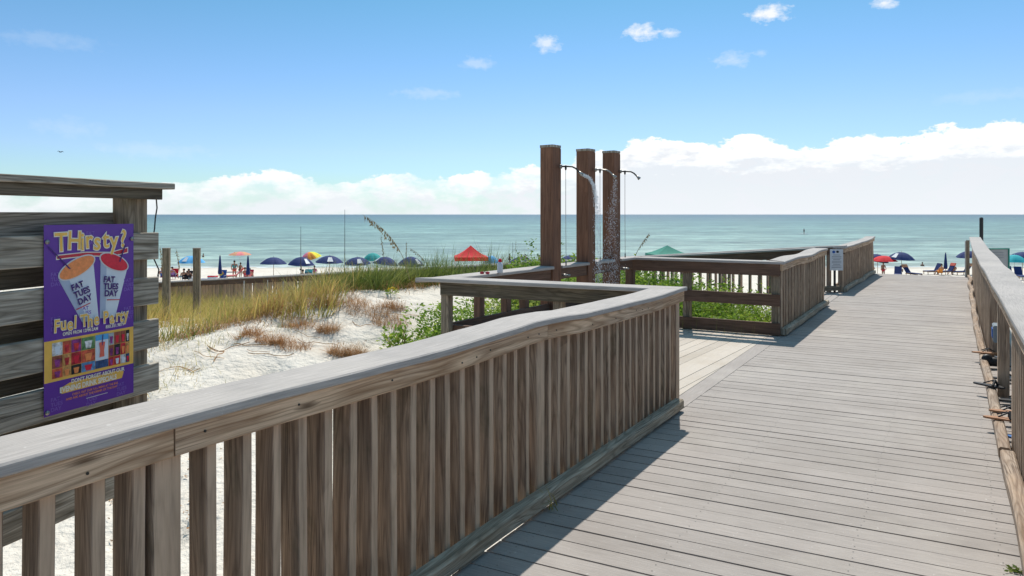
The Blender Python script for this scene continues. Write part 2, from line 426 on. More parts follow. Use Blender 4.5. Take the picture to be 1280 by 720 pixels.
# ------------------------------------------------------------------ decks
def clip(poly, p, n):
    """keep side where (x-p).n >= 0"""
    out = []
    for i in range(len(poly)):
        a, b = poly[i], poly[(i+1) % len(poly)]
        da = (a[0]-p[0])*n[0]+(a[1]-p[1])*n[1]; db = (b[0]-p[0])*n[0]+(b[1]-p[1])*n[1]
        if da >= 0: out.append(a)
        if da*db < 0:
            t = da/(da-db); out.append((a[0]+(b[0]-a[0])*t, a[1]+(b[1]-a[1])*t))
    return out
def deck(name, poly, d, width, gap, z, mat, label, zf=None, odd=None, wander=0):
    """boards of the given width along direction d clipped to a convex polygon"""
    mb = MB(); nrm = (-d[1], d[0])
    ks = [p[0]*nrm[0]+p[1]*nrm[1] for p in poly]; ls = [p[0]*d[0]+p[1]*d[1] for p in poly]
    cx = sum(p[0] for p in poly)/len(poly); cy = sum(p[1] for p in poly)/len(poly)
    k = min(ks); i = 0
    while k < max(ks):
        g_ = gap*random.choice((.6, .8, 1, 1, 1, 1.2, 1.7)); dz = random.uniform(-.0015, .0015)
        sk = random.uniform(-wander, wander)
        q = []
        for l, kk in ((min(ls)-1, k+g_/2+sk), (max(ls)+1, k+g_/2-sk), (max(ls)+1, k+width-g_/2), (min(ls)-1, k+width-g_/2)):
            q.append((d[0]*l+nrm[0]*kk, d[1]*l+nrm[1]*kk))
        for a, b in zip(poly, poly[1:]+poly[:1]):
            n = (-(b[1]-a[1]), b[0]-a[0])
            if (cx-a[0])*n[0]+(cy-a[1])*n[1] < 0: n = (-n[0], -n[1])
            q = clip(q, a, n)
            if len(q) < 3: break
        if len(q) >= 3:
            if zf: mb.slab(q, 0, lambda x, y: zf(x, y)+dz, d)
            else: mb.slab(q, z-.03+dz, z+dz, d)
        k += width; i += 1
    o = mb.build(name, mat); return tag(o, label, kind='structure')
def xy(p): return (p[0], p[1])
# main walk: boards run across, a little skewed to the rails
bd = (math.cos(R(26.1)), -math.sin(R(26.1)))
walk = [xy(W(-2.2, -1.98)), xy(W(-2.2, .62)), xy(W(22.4, .66)), xy(W(22.15, -1.98))]
deck('boardwalk', walk, bd, .1393, .0095, 0, M['deck'], 'grey board walk running towards the sea')
PA = Vector((1.30, 6.10, 0)); PC = Vector((-.79, 6.97, 0)); PE = Vector((1.87, 10.62, 0)); PG = Vector((3.80, 9.72, 0))
dd = (PE-PC).normalized()
plat = [xy(W(5.3, -2.15)), xy(PC+Vector((-.02, -.1, 0))), xy(PE+Vector((-.05, .1, 0))), xy(W(10.25, -2.15))]
deck('shower_platform', plat, (dd.x, dd.y), .141, .0065, 0, M['bleach'], 'bleached plank floor of the shower platform', wander=.002)
mb = MB(); mb.slab([xy(W(5.9, -1.985)), xy(W(10.2, -1.985)), xy(W(10.2, -2.145)), xy(W(5.9, -2.145))], -.03, 0, (SU, CU))
tag(mb.build('border_board', M['deck']), 'grey border board between walk and shower platform', kind='structure')
# landing of the side ramp between the two rails
def rampz(x, y):
    v = CU*x - SU*y
    return min(0, (v+2.1)/12.0)
ramp = [xy(W(14.25, -1.985)), xy(W(16.55, -1.985)), xy(W(16.55, -31)), xy(W(14.25, -31))]
mb = MB(); v = -1.99
while v > -30:
    q = [xy(W(14.25, v)), xy(W(16.55, v)), xy(W(16.55, v-.13)), xy(W(14.25, v-.13))]
    mb.slab(q, 0, rampz, (SU, CU)); v -= .139
tag(mb.build('ramp_walk', M['deck']), 'side ramp sloping down to the beach between its rails', kind='structure')
# joists, rim boards and piles under the decks
mb = MB()
for v in (-1.93, -1.2, -.4, .36):
    mb.sweep([W(-2, v, -.13), W(22.1, v, -.13)], .04, .18)
for a, b in ((PA, PC), (PC, PE), (PE, PG)):
    mb.sweep([Vector((a.x, a.y, -.13)), Vector((b.x, b.y, -.13))], .04, .18)
for i in range(1, 8):
    a = PC.lerp(PE, i/8); b_ = W(5.8+i*.52, -2.05)
    mb.sweep([Vector((a.x, a.y, -.13)), Vector((b_.x, b_.y, -.13))], .04, .18)
mb.sweep([W(22.12, -2, -.12), W(22.36, .66, -.12)], .04, .17)
tag(mb.build('deck_joists', M['joist']), 'dark joists under the deck boards', kind='structure')

mb = MB()
k0 = (0, 0)
for i in range(-12, 175):
    for v in (-1.86, -1.2, -.42, .2):
        # board centre line crossing this joist
        nrm = Vector((-bd[1], bd[0], 0)); ks = min(p[0]*nrm.x+p[1]*nrm.y for p in walk)+.1393*i
        for off in (.035, .104):
            den = UD.dot(nrm); u_ = (ks+off-VD.dot(nrm)*v)/den
            if -1.5 < u_ < 21.8:
                c = W(u_+random.uniform(-.004, .004), v+random.uniform(-.012, .012), .0005); o_ = len(mb.v)
                for q in range(6): mb.v.append(c+Vector((.0031*math.cos(q*1.047), .0031*math.sin(q*1.047), .002)))
                mb._face([o_+q for q in range(6)], [(0, 0)]*6)
tag(mb.build('deck_screws', M['darkmetal']), 'rows of dark screw heads in the deck boards', kind='stuff')

# ------------------------------------------------------------------ railings
def rail_run(root, P, n, S0, S1, zc, zb, posts=(), pick=None, joints=(), cut0=None, cut1=None, curb=True, offs=None,
             mats=('cap', 'fascia', 'picket', 'curb'), capw=.25, limit=100, inner=True, seg=.2, curb_rng=None, screws=False, cap=True, fh=.089):
    """P(s, off): plan point at length s and offset off to the visible side n (off 0 = visible edge of the cap)"""
    def line(s0, s1, off, zf):
        k = max(1, int((s1-s0)/seg)); return [P(s0+(s1-s0)*i/k, off) + ZD*zf(s0+(s1-s0)*i/k) for i in range(k+1)]
    if cap:
        o = MB().sweep(line(S0, S1, -capw/2, lambda s: zc(s)-.018), capw, .036, ch=.006, cut0=cut0, cut1=cut1).build('cap_board', M[mats[0]], root)
    edges = [S0+.02] + list(joints) + [S1-.02]
    fo = -.02
    for a, b in zip(edges, edges[1:]):
        fz = MB().sweep(line(a+.003, b-.003, fo-.019, lambda s: zc(s)-.037-fh/2-.0015), .038, fh, ch=.003, ou=a*1.7).build('top_rail', M[mats[1]], root)
        if screws:
            s = a+.1
            while s < b:
                q = P(s, fo+.001) + ZD*(zc(s)-.085+random.uniform(-.012, .012))
                if S0 < s < S1:
                    MB().tube([q-n*.003, q+n*.0025], .0042, 8).build('screw', M['darkmetal'], fz)
                s += random.choice((.12, .37, .49))
    if inner:
        MB().sweep(line(S0+.03, S1-.03, fo-.038-.109-.019, lambda s: zc(s)-.037-.046), .037, .088, ch=.003).build('back_rail', M[mats[2]], root)
        MB().sweep(line(S0+.03, S1-.03, fo-.038-.109-.019, lambda s: zb(s)+.14), .037, .088, ch=.003).build('bottom_rail', M[mats[2]], root)
    d = (P(1, 0)-P(0, 0)).normalized()
    for s in posts:
        q = P(s, fo-.038-.046)
        MB().post(q+ZD*(zb(s)-.5), q+ZD*(zc(s)-.038), .092, .09, face=n, n=4).build('post', M[mats[2]], root)
    if pick:
        s = pick[0]; sp = pick[2]; cnt = 0; rest = MB()
        while s < pick[1]:
            if all(abs(s-q) > .07 for q in posts):
                lean = random.uniform(-.009, .009); w_ = .040+random.uniform(-.003, .003); dp = .104+random.uniform(-.005, .004)
                q = P(s+random.uniform(-.005, .005), fo-.038-.0015-.052-random.uniform(0,.002))
                zt = zc(s)-.04
                mb = MB() if cnt < limit else rest
                k = 3
                b0 = q+ZD*(zb(s)-.03); t0 = q+ZD*zt+d*lean
                mb.sweep([b0.lerp(t0, i/k)+d*(random.uniform(-.0035, .0035) if 0 < i < k else 0) for i in range(k+1)], w_, dp, up=n, ch=.003)
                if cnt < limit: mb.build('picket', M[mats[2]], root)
                cnt += 1
            s += sp
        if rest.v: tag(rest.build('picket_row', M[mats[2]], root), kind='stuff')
    if curb:
        a, b = curb_rng or (S0+.02, S1-.05)
        k = max(2, int((b-a)/.12)); pts = []
        for i in range(k+1):
            s = a+(b-a)*i/k
            pts.append(P(s, -.02+noise.noise(Vector((s*1.2, a, 1)))*.008) + ZD*(zb(s)+.062+noise.noise(Vector((s*1.6, 4, a)))*.006))
        MB().sweep(pts, .085, .085, ch=.012).build('curb_rail', M[mats[3]], root)
        for s in [a+.15+1.15*i for i in range(int((b-a)/1.15)+1)]:
            q = P(s, -.03); MB().box(q+ZD*(zb(s)+.01), .2, .06, .02, d).build('spacer_block', M['curb'], root)
def straight(p0, dr, n):
    p0, dr, n = Vector(p0), Vector(dr).normalized(), Vector(n).normalized()
    return lambda s, off: p0 + dr*s + n*off
nA = VD.copy()
# near left rail
tabA = [(-1, 1.08), (.7, 1.084), (1.1, 1.088), (1.5, 1.088), (1.9, 1.081), (2.5, 1.076), (3.0, 1.086), (3.4, 1.097), (3.6, 1.088), (4.0, 1.066), (4.6, 1.058), (5.2, 1.050), (5.9, 1.062)]
P_A = lambda s, off: W(s, -1.97+off)
Bdir = Vector((-.922, .387, 0)).normalized(); Bn = Vector((Bdir.y, -Bdir.x, 0)) * -1  # towards camera
if Bn.y > 0: Bn = -Bn
root = thing('railing', 'long foreground railing of brown upright pickets under a thick wavy grey cap', 'railing', W(2.6, -2.1, 0), 'boardwalk railings')
tipA = W(5.92, -1.97, 0); inA = W(5.64, -2.22, 0)
cn = (tipA-inA); cn = Vector((cn.y, -cn.x, 0)).normalized()
rail_run(root, P_A, nA, -.9, 5.92, lambda s: lerp_tab(s, tabA), lambda s: 0, posts=(-.6, 1.19, 3.46, 5.84), pick=(-.864, 5.8, .123), joints=(1.19, 3.475),
         cut1=(tipA, cn), curb_rng=(-.9, 5.76), screws=True)
# short rail from the corner towards the dune
root = thing('railing', 'short railing with dark inner boards running from the near corner towards the dune', 'railing', W(5.9, -2.3, 0), 'boardwalk railings')
P_B = lambda s, off: tipA + (Bdir*s) + Bn*off
zB = lambda s: 1.062-.004*s
Cend = P_B(2.46, 0); S_B = 2.46
Dd = (PE-PC).normalized(); Dn = Vector((Dd.y, -Dd.x, 0))
cB = 0.0
def mb_rail(root, a, b, w, h, zc_, mat, name, cut0=None, cut1=None, ch=.004):
    a, b = Vector(a), Vector(b); k = max(1, int((b-a).length/.3))
    return MB().sweep([Vector((*xy(a.lerp(b, i/k)), 0))+ZD*zc_ for i in range(k+1)], w, h, cut0=cut0, cut1=cut1, ch=ch).build(name, M[mat], root)
offB = Bn*(-.02)
A0 = tipA - Bn*.135 ; 
capB0 = tipA + Bn*.12; Bdir = (PC-capB0).normalized(); Bn = Vector((-Bdir.y, Bdir.x, 0)); Bn = -Bn if Bn.y > 0 else Bn; capB0 = tipA + Bn*.125
mC = (Bdir*-1 + Dd).normalized(); mCn = Vector((mC.y, -mC.x, 0))
Ccen = PC.copy()
mb_rail(root, capB0, Ccen, .25, .036, zB(1)-.018, 'cap', 'cap_board', cut0=(inA, cn), cut1=(Ccen, mCn), ch=.006)
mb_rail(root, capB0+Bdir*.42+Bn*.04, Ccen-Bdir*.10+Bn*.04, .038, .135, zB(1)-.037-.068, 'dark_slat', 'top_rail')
mb_rail(root, capB0+Bdir*.42-Bn*.10, Ccen-Bdir*.1-Bn*.10, .038, .135, zB(1)-.037-.068, 'redbrown', 'back_rail')
mb_rail(root, capB0+Bdir*.2-Bn*.10, Ccen-Bdir*.1-Bn*.10, .038, .14, .50, 'redbrown', 'middle_rail')
mb_rail(root, capB0+Bdir*.2-Bn*.10, Ccen-Bdir*.1-Bn*.10, .038, .14, .10, 'redbrown', 'bottom_rail')
L_B = (Ccen-capB0).length
for s in (L_B-.13, 1.17):
    q = capB0+Bdir*s-Bn*.03
    MB().post(q+ZD*-.6, q+ZD*(zB(1)-.037), .092, .092, face=Bn, n=4).build('post', M['post'], root)
q = capB0+Bdir*(L_B-.02)-Bn*.02
MB().post(q+ZD*-.6, q+ZD*.45, .04, .1, face=Bn, n=2).build('brace', M['post'], root)
# rail behind the showers, with the bench like lower boards
Z_D = 1.045
root = thing('railing', 'dark brown boarded railing whose grey cap the three shower posts break', 'railing', PC, 'boardwalk railings')
sp_pos = []
for px in (688, 732, 764):
    t = (px-640)/F; s = (t*PC.y-PC.x)/(Dd.x-t*Dd.y); sp_pos.append(s)
L_D = (PE-PC).length
cuts = [0] + sum([[s-.1, s+.1] for s in sp_pos], []) + [L_D]
mE_ = (Vector((PG-PE)).normalized() - Dd).normalized()
for i in range(0, len(cuts), 2):
    a, b = PC+Dd*cuts[i], PC+Dd*cuts[i+1]
    c0 = (Ccen, mCn) if i == 0 else None
    if i == len(cuts)-2: b = PE - Dd*.14
    mb_rail(root, a, b, .25, .036, Z_D-.018, 'cap', 'cap_board', cut0=c0, ch=.006)
    mb_rail(root, a+Dn*.06+Dd*(.12 if i == 0 else .01), b+Dn*.06-Dd*.01, .038, .14, Z_D-.037-.07, 'redbrown', 'top_rail')
mb_rail(root, PC+Dd*.15+Dn*.03, PE+Dn*.03-Dd*.1, .038, .14, .50, 'redbrown', 'middle_rail')
mb_rail(root, PC+Dd*.15+Dn*.03, PE+Dn*.03-Dd*.1, .038, .14, .10, 'redbrown', 'bottom_rail')
mb_rail(root, PC+Dd*.2+Dn*.14, PE+Dn*.14-Dd*.3, .18, .038, .46, 'redbrown', 'ledge_board')
for s in (.75, 1.25, 1.62, L_D-.06):
    q = PC+Dd*s-Dn*.02
    MB().post(q+ZD*-.6, q+ZD*(Z_D-.037), .092, .09, face=Dn, n=2).build('post', M['redbrown'], root)
# dark brown three board rail on the far side of the platform
Fd = (PG-PE).normalized(); Fn = Vector((Fd.y, -Fd.x, 0))
if Fn.y > 0: Fn = -Fn
root = thing('railing', 'dark brown three board railing across the far side of the shower platform', 'railing', PG, 'boardwalk railings')
Z_F = 1.04
Gtip = W(9.98, -1.95, 0)
Fe = Gtip + (PE-Gtip).normalized()*0
Fd = (Gtip-PE).normalized(); Fn = Vector((Fd.y, -Fd.x, 0))
Fc0 = PE - Fd*.12; Fc1 = Gtip - Fn*.125
inG = W(10.28, -2.2, 0)
cg = (Gtip-inG); cgn = Vector((cg.y, -cg.x, 0)).normalized()
LF = (Fc1-Fc0).length
fd2 = (Fc1-Fc0).normalized()
mb_rail(root, Fc0, Fc1, .25, .036, Z_F-.018, 'cap', 'cap_board', cut1=(Gtip, cgn), ch=.006)
for zc_, h, nm in ((Z_F-.037-.082, .165, 'top_rail'), (.50, .165, 'middle_rail'), (.095, .175, 'bottom_rail')):
    mb_rail(root, Fc0+Fn*.085, Fc1+Fn*.085-fd2*.06, .038, h, zc_, 'redbrown', nm)
for s in (.98, LF-.13):
    q = Fc0+fd2*s+Fn*.01
    MB().post(q+ZD*-.5, q+ZD*(Z_F-.037), .11, .105, face=Fn, n=2).build('post', M['post'], root)
q = Fc0+fd2*.1+Fn*.01
MB().post(q+ZD*-.5, q+ZD*(Z_F-.037), .11, .105, face=Fn, n=2).build('post', M['redbrown'], root)
# picket rail along the walk past the platform
root = thing('railing', 'middle railing of closely set pickets along the walk just past the shower platform', 'railing', W(12, -2.1, 0), 'boardwalk railings')
rail_run(root, lambda s, off: W(s, -1.95+off), nA, 9.98, 13.95, lambda s: lerp_tab(s, [(9.9, 1.045), (11, 1.06), (12.2, 1.035), (13.2, 1.07), (14, 1.065)]),
         lambda s: lerp_tab(s, [(10, 0), (12, -.0), (14, .0)]), posts=(10.12, 11.9, 13.85), pick=(10.06, 13.85, .1163), joints=(11.95,), cut0=(Gtip, cgn), curb_rng=(10.05, 13.9))
# far rail
P_I = lambda s, off: W(s, -1.95+off+.11*max(0, (s-17)/5.4))
root = thing('railing', 'farthest left railing of pickets beyond the side ramp, rising to the end of the walk', 'railing', W(19, -2, 0), 'boardwalk railings')
rail_run(root, P_I, nA, 16.4, 22.1, lambda s: lerp_tab(s, [(16.5, .99), (17.6, .99), (18.6, 1.0), (19.4, 1.01), (20.2, 1.01), (21.2, 1.03), (22.1, 1.07)]),
         lambda s: lerp_tab(s, [(16.4, -.01), (18, .01), (19.4, -.02), (20.6, .02), (22.1, .0)]), posts=(16.5, 19.2, 22.0), pick=(16.58, 21.95, .1163), curb_rng=(16.45, 22.0))
q = W(22.2, -1.95, 0)
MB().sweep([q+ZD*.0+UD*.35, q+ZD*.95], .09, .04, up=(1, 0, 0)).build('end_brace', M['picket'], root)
# two rails of the side ramp
for u0, lab, off_s, zt in ((13.95, 'nearer railing of the side ramp sloping down behind the showers into the grass', 1, 1.075), (16.45, 'farther railing of the side ramp sloping down towards the beach umbrellas', 1, 1.02)):
    root = thing('railing', lab, 'railing', W(u0, -14, -1), 'boardwalk railings')
    n_ = -UD
    PP = (lambda uu: (lambda s, off: W(uu, -2.0-s) - UD*off))(u0)
    zc_ = (lambda zt: (lambda s: zt - max(0, s-.1)/12.0))(zt)
    zb_ = lambda s: -max(0, s-.1)/12.0
    rail_run(root, PP, n_, -.05 if u0 > 15 else .2, 28.5, zc_, zb_, posts=[.3+2.3*i for i in range(13)], pick=(.4, 28.4, .2), curb=False, joints=(4.9, 9.5, 14.1, 18.7, 23.3), mats=('cap', 'redbrown', 'picket', 'curb'), limit=90, inner=False, seg=.6, fh=.15)
# right hand rail with its opening full of shoes
def vR(s): return .30 + max(0, (s-12)/10)**1.5*.09
P_R = lambda s, off: W(s, vR(s)-off)
zR = lambda s: lerp_tab(s, [(0, 1.08), (5, 1.08), (6.5, 1.088), (7.6, 1.075), (9, 1.09), (10.5, 1.07), (12, 1.09), (15, 1.075), (18, 1.09), (21, 1.09), (22.3, 1.1)])
zRb = lambda s: lerp_tab(s, [(0, 0), (12, 0), (14, .02), (16, -.02), (18, .02), (20, 0), (22, .0)])
root = thing('railing', 'right railing with broad pale grey cap, open where shoes are left', 'railing', W(6, .42, 0), 'boardwalk railings')
rail_run(root, P_R, -VD, -1.2, 21.9, zR, zRb, posts=(-.8, 1.6, 3.9, 6.02, 7.85, 12.3, 14.7, 17.1, 19.5, 21.8), pick=(-1.1, 5.98, .1163), joints=(1.6, 3.9, 6.02, 7.85, 9.6, 12.3, 14.7, 17.1, 19.5), curb_rng=(-1.2, 5.7), inner=False, mats=('cap', 'fascia', 'picket', 'curb_red'))
s = 9.65
while s < 21.7:
    q = P_R(s, -.02-.038-.0015-.045)
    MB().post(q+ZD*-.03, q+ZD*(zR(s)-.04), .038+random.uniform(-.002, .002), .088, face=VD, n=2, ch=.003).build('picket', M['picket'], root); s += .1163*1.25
pts = []
s = 5.8
while s < 21.9:
    k = 1 if s > 9 else .3
    pts.append(P_R(s, -.005+noise.noise(Vector((s*.7, 2, 1)))*.035*k)+ZD*(.05+noise.noise(Vector((s*.8, 4, 8)))*.02*k)); s += .15
MB().sweep(pts, .07, .085, ch=.012).build('curb_rail', M['curb_red'], root)
mb = MB()
for i in range(3): mb.sweep([W(5.9, .42+i*.145, -.02), W(9.1, .42+i*.145, -.02)], .135, .03)
mb.build('shoe_ledge', M['deck'], root)

# pale plank screen beyond the opening
root = thing('plank_screen', 'low screen of pale sun bleached planks outside the shoe opening of the right railing', 'screen', W(7.5, .8, 0))
for z_, v_ in ((.16, .66), (.40, .70), (.64, .74), (.86, .78)):
    MB().sweep([W(4.0, v_, z_+.02), W(7.5, v_+.02, z_), W(11.5, v_+.05, z_-.1)], .03, .19, ch=.004).build('plank', M['leafw'], root)
for s in (5.2, 8.0, 10.8):
    MB().post(W(s, .79, -.7), W(s, .86, .95), .09, .09, face=VD).build('post', M['post'], root)

# ------------------------------------------------------------------ shower posts
zt = (2.57, 2.59, 2.62)
armdir = [Vector((.96, -.28, 0)).normalized()]*3
labs = ['leftmost and tallest looking of the three reddish brown shower posts, water arcing from its head', 'middle one of the three reddish brown shower posts, pale shower arm', 'rightmost one of the three reddish brown shower posts, speckled with falling drops']
for i, s in enumerate(sp_pos):
    c = PC+Dd*s
    root = thing('shower_post', labs[i], 'shower post', c, 'shower posts behind the platform')
    MB().post(c+ZD*-.6, c+ZD*(zt[i]-.02), .19, .19, face=Dn, n=6, ch=.006).build('column', M['shower'], root)
    for sd in (-1, 1):       # seam where the cladding boards meet
        MB().post(c+Dn*.0955+Dd*sd*.088+ZD*.0, c+Dn*.0955+Dd*sd*.088+ZD*(zt[i]-.03), .022, .006, face=Dn, n=1, ch=.001).build('corner_strip', M['shower'], root)
    MB().post(c+ZD*(zt[i]-.02), c+ZD*(zt[i]+.012), .205, .205, face=Dn, ch=.012).build('top_cap', M['slat'], root)
    ad = armdir[i]; side = c+ad*.12+Dn*.04; zh = zt[i]-.26-.015*i
    L_ = (.36, .36, .36)[i]
    path = [side-ad*.03+ZD*zh, side+ad*.08+ZD*(zh-.002), side+ad*.13+ZD*(zh-.006), side+ad*.175+ZD*(zh-.03), side+ad*.22+ZD*(zh-.075)]
    MB().tube(path, .011, 10).build('shower_arm', M['metal' if i == 1 else 'darkmetal'], root, True)
    fl = MB().tube([side-ad*.03+ZD*zh, side-ad*.005+ZD*zh], .028, 14).build('wall_flange', M['metal'], root, True)
    e = path[-1]; dn_ = (path[-1]-path[-2]).normalized()
    hd = MB().tube([e-dn_*.01, e+dn_*.015, e+dn_*.045, e+dn_*.055], [.012, .016, .026, .024], 14)
    hd.build('shower_head', M['metal'], root, True)
    cx = side+ad*.045+ZD*zh
    MB().tube([cx+ZD*.012, cx-ZD*.03, cx-ZD*.05], [.012, .014, .006], 8).build('pull_valve', M['darkmetal'], root, True)
    MB().tube([cx-ZD*.05, cx-ZD*.6, cx-ZD*1.2+ad*.004], .0035, 5).build('pull_chain', M['metal'], root)
    MB().tube([cx-ZD*1.2+ad*.004, cx-ZD*1.26+ad*.004], .009, 8).build('chain_handle', M['metal'], root, True)
    kb = c+ad*.10+Dn*.06+ZD*(.93-.01*i)
    kn = MB().tube([kb, kb+ad*.06], .016, 10); kn.tube([kb+ad*.06-Dn*.05, kb+ad*.06+Dn*.05], .013, 8)
    kn.build('foot_tap', M['metal'], root, True)
    if i == 0: HEAD = (e+dn_*.055, dn_)
    if i == 1: HEAD2 = e+dn_*.055; ARM = ad
# water blown out of the first head
m, nt, p, out = new_mat('shower_water')
p.inputs['Base Color'].default_value = (.9, .93, .95, 1); p.inputs['Roughness'].default_value = .08; p.inputs['Transmission Weight'].default_value = .3; p.inputs['IOR'].default_value = 1.33
M['water'] = m
mb = MB()
def drop(q, r, k=1.6):
    o = len(mb.v); vv = [(0, 0, r*k), (r, 0, 0), (0, r, 0), (-r, 0, 0), (0, -r, 0), (0, 0, -r*k)]
    for a in vv: mb.v.append(q+Vector(a))
    for a, b in ((1, 2), (2, 3), (3, 4), (4, 1)):
        mb._face([o, o+a, o+b], [(0, 0)]*3); mb._face([o+5, o+b, o+a], [(0, 0)]*3)
h0, dn_ = HEAD
for i in range(3000):
    tt = random.random()**1.1*.60
    jit = Vector((random.gauss(0, 1), random.gauss(0, 1), random.gauss(0, 1)))
    q = h0 + ARM*(.21*(1-math.exp(-tt*7))) - ZD*(.25*tt+4.0*tt*tt) + jit*(.007+.05*tt*tt+.022*tt)
    if q.z < .02: continue
    drop(q, random.uniform(.0011, .0030), random.uniform(1.5, 4.5))
for i in range(2200):
    tt = random.random()**.8
    jit = Vector((random.gauss(0, 1), random.gauss(0, 1), 0))
    q = HEAD2 - ZD*(tt*(HEAD2.z-.02)) - ARM*(.05*min(1, tt*4)) + jit*(.012+.055*min(1, tt*2.2))
    drop(q, random.uniform(.0011, .0032), random.uniform(1.5, 4.5))
tag(mb.build('shower_spray', M['water']), 'falling water drops from the first two shower heads', 'water spray', kind='stuff')
# drop-wetted darker board is left to the material

# bottle and cloth on the rail cap
c = at(625, 7.62, Z_D)
root = thing('water_bottle', 'clear white bottle with a red top standing on the rail cap left of the showers', 'bottle', c)
MB().tube([c, c+ZD*.01, c+ZD*.10, c+ZD*.125], [.030, .033, .033, .018], 14).build('bottle_body', M['signwhite'], root, True)
MB().tube([c+ZD*.125, c+ZD*.135, c+ZD*.155, c+ZD*.160], [.018, .022, .018, .006], 12).build('bottle_cap', M['red'], root, True)
c = at(606, 7.5, Z_D)
root = thing('folded_sunglasses', 'small dark red sunglasses lying on the rail cap beside the bottle', 'sunglasses', c)
for sgn in (-1, 1):
    MB().ell(c+Vector((sgn*.03, 0, .012)), .024, .008, .016, 10, 6).build('lens', M['redprint'], root, True)
MB().tube([c+Vector((-.055, 0, .014)), c+Vector((0, -.004, .022)), c+Vector((.055, 0, .014))], .004, 6).build('frame', M['black'], root)

# ------------------------------------------------------------------ slatted fence and poster
S0 = Vector((-2.146, 2.86, 0)); SD = Vector((.346, .938, 0)).normalized(); SN = Vector((SD.y, -SD.x, 0))
root = thing('slat_fence', 'tall grey horizontal board fence at the left holding the purple poster', 'fence', S0)
for zt_, zb_ in ((1.606, 1.466), (1.375, 1.233), (1.153, 1.005), (.922, .775), (.69, .55), (.45, .31)):
    a0 = -2.6; a1 = .787
    zc_ = (zt_+zb_)/2; k = 12
    MB().sweep([S0+SD*(a0+(a1-a0)*i/k)+SN*(.0+noise.noise(Vector((i*.3, zc_*5, 0)))*.006)+ZD*(zc_+noise.noise(Vector((i*.35, zc_*9, 4)))*.008) for i in range(k+1)], .03, zt_-zb_, ch=.004).build('front_slat', M['slat'], root)
for zc_ in (1.655, 1.43, 1.19, .96, .72, .5):
    MB().sweep([S0+SD*-2.6-SN*.135+ZD*zc_, S0+SD*.66-SN*.135+ZD*zc_], .025, .125 if zc_ < 1.6 else .11, ch=.004).build('back_slat', M['slat' if zc_ > 1.6 else 'dark_slat'], root)  # lower back slats take darker wood: shade behind the front slats put into colour
for s in (.69, -1.3):
    q = S0+SD*s-SN*.075
    MB().post(q+ZD*-.8, q+ZD*1.80, .115, .115, face=SN, n=4).build('post', M['post'], root)
MB().sweep([S0+SD*-2.6-SN*.05+ZD*1.862, S0+SD*.84-SN*.05+ZD*1.848], .24, .032, ch=.004).build('cap_board', M['slat'], root)
MB().sweep([S0+SD*-2.6+SN*.03+ZD*1.818, S0+SD*.78+SN*.03+ZD*1.806], .035, .058, ch=.003).build('cap_rail', M['dark_slat'], root)
for a, b in (((-.5, -.7), (-.1, .5)), ((-.15, -.75), (.25, .45))):
    q0 = S0+SD*(a[0]-.2)-SN*.18; q1 = S0+SD*(b[0]-.2)-SN*.18
    MB().sweep([q0+ZD*a[1], q1+ZD*b[1]], .09, .04, up=SN).build('brace', M['post'], root)
MB().sweep([S0+SD*-1.4-SN*.2+ZD*.28, S0+SD*.05-SN*.2+ZD*.28], .05, .14).build('beam', M['dark_slat'], root)
# cable
q = S0+SD*.80-SN*.03
pts = [q+SD*(.02*math.sin(i*1.1))+SN*(.012*math.cos(i*1.7))+ZD*(1.79-.055*i) for i in range(9)]
tag(MB().tube(pts, .0035, 6).build('hanging_cable', M['black']), 'thin dark cable hanging from the end of the tall fence', 'cable')
# poster
PW, PH = .456, .85
PO = S0+SD*.169+SN*.021+ZD*.803
def pf(layer):
    def fn(a, b, d): return PO + SD*a + ZD*b + SN*(.002+layer*.0011+d )
    return fn
poster = thing('poster', 'purple poster of two frozen drinks reading Thirsty? Fuel The Party, fixed to the grey fence', 'poster', PO)
mb = MB()
NN = 12
poly = []
o_ = 0
for i in range(NN):
    a0, a1 = PW*i/NN, PW*(i+1)/NN
    mb.prism([(a0, 0), (a1, 0), (a1, PH), (a0, PH)], pf(0), .0012)
panel = mb.build('panel', M['purple'], poster)
def flat(poly, layer, mat, name, parent=poster):
    return MB().prism(poly, pf(layer), .0004).build(name, M[mat], parent)
def ellp(cx, cy, rx, ry, rot=0, n=28):
    return [(cx+rx*math.cos(t)*math.cos(rot)-ry*math.sin(t)*math.sin(rot), cy+rx*math.cos(t)*math.sin(rot)+ry*math.sin(t)*math.cos(rot)) for t in [2*math.pi*i/n for i in range(n)]]
def text(body, a, b, size, layer, mat, rot=0.0, bold=0.0, sx=1.0, shear=0.0, name='lettering', parent=poster, fn=None, align='LEFT'):
    cu = bpy.data.curves.new('lettering', 'FONT'); cu.body = body; cu.size = size; cu.offset = bold; cu.shear = shear; cu.align_x = align; cu.resolution_u = 4
    cu.space_character = 1.03
    to = bpy.data.objects.new('tmp', cu); COL.objects.link(to)
    dg = bpy.context.evaluated_depsgraph_get(); dg.update()
    me = bpy.data.meshes.new_from_object(to.evaluated_get(dg)); bpy.data.objects.remove(to)
    c_, s_ = math.cos(rot), math.sin(rot); fn = fn or pf(layer)
    for v in me.vertices:
        x, y = v.co.x*sx, v.co.y
        v.co = fn(a+x*c_-y*s_, b+x*s_+y*c_, .0006)
    me.materials.clear(); me.materials.append(M[mat]); me.name = name
    if not me.uv_layers: me.uv_layers.new(name='UVMap')
    o = bpy.data.objects.new(name, me); COL.objects.link(o)
    o.parent = parent; o.matrix_parent_inverse = world_of(parent).inverted()
    return o
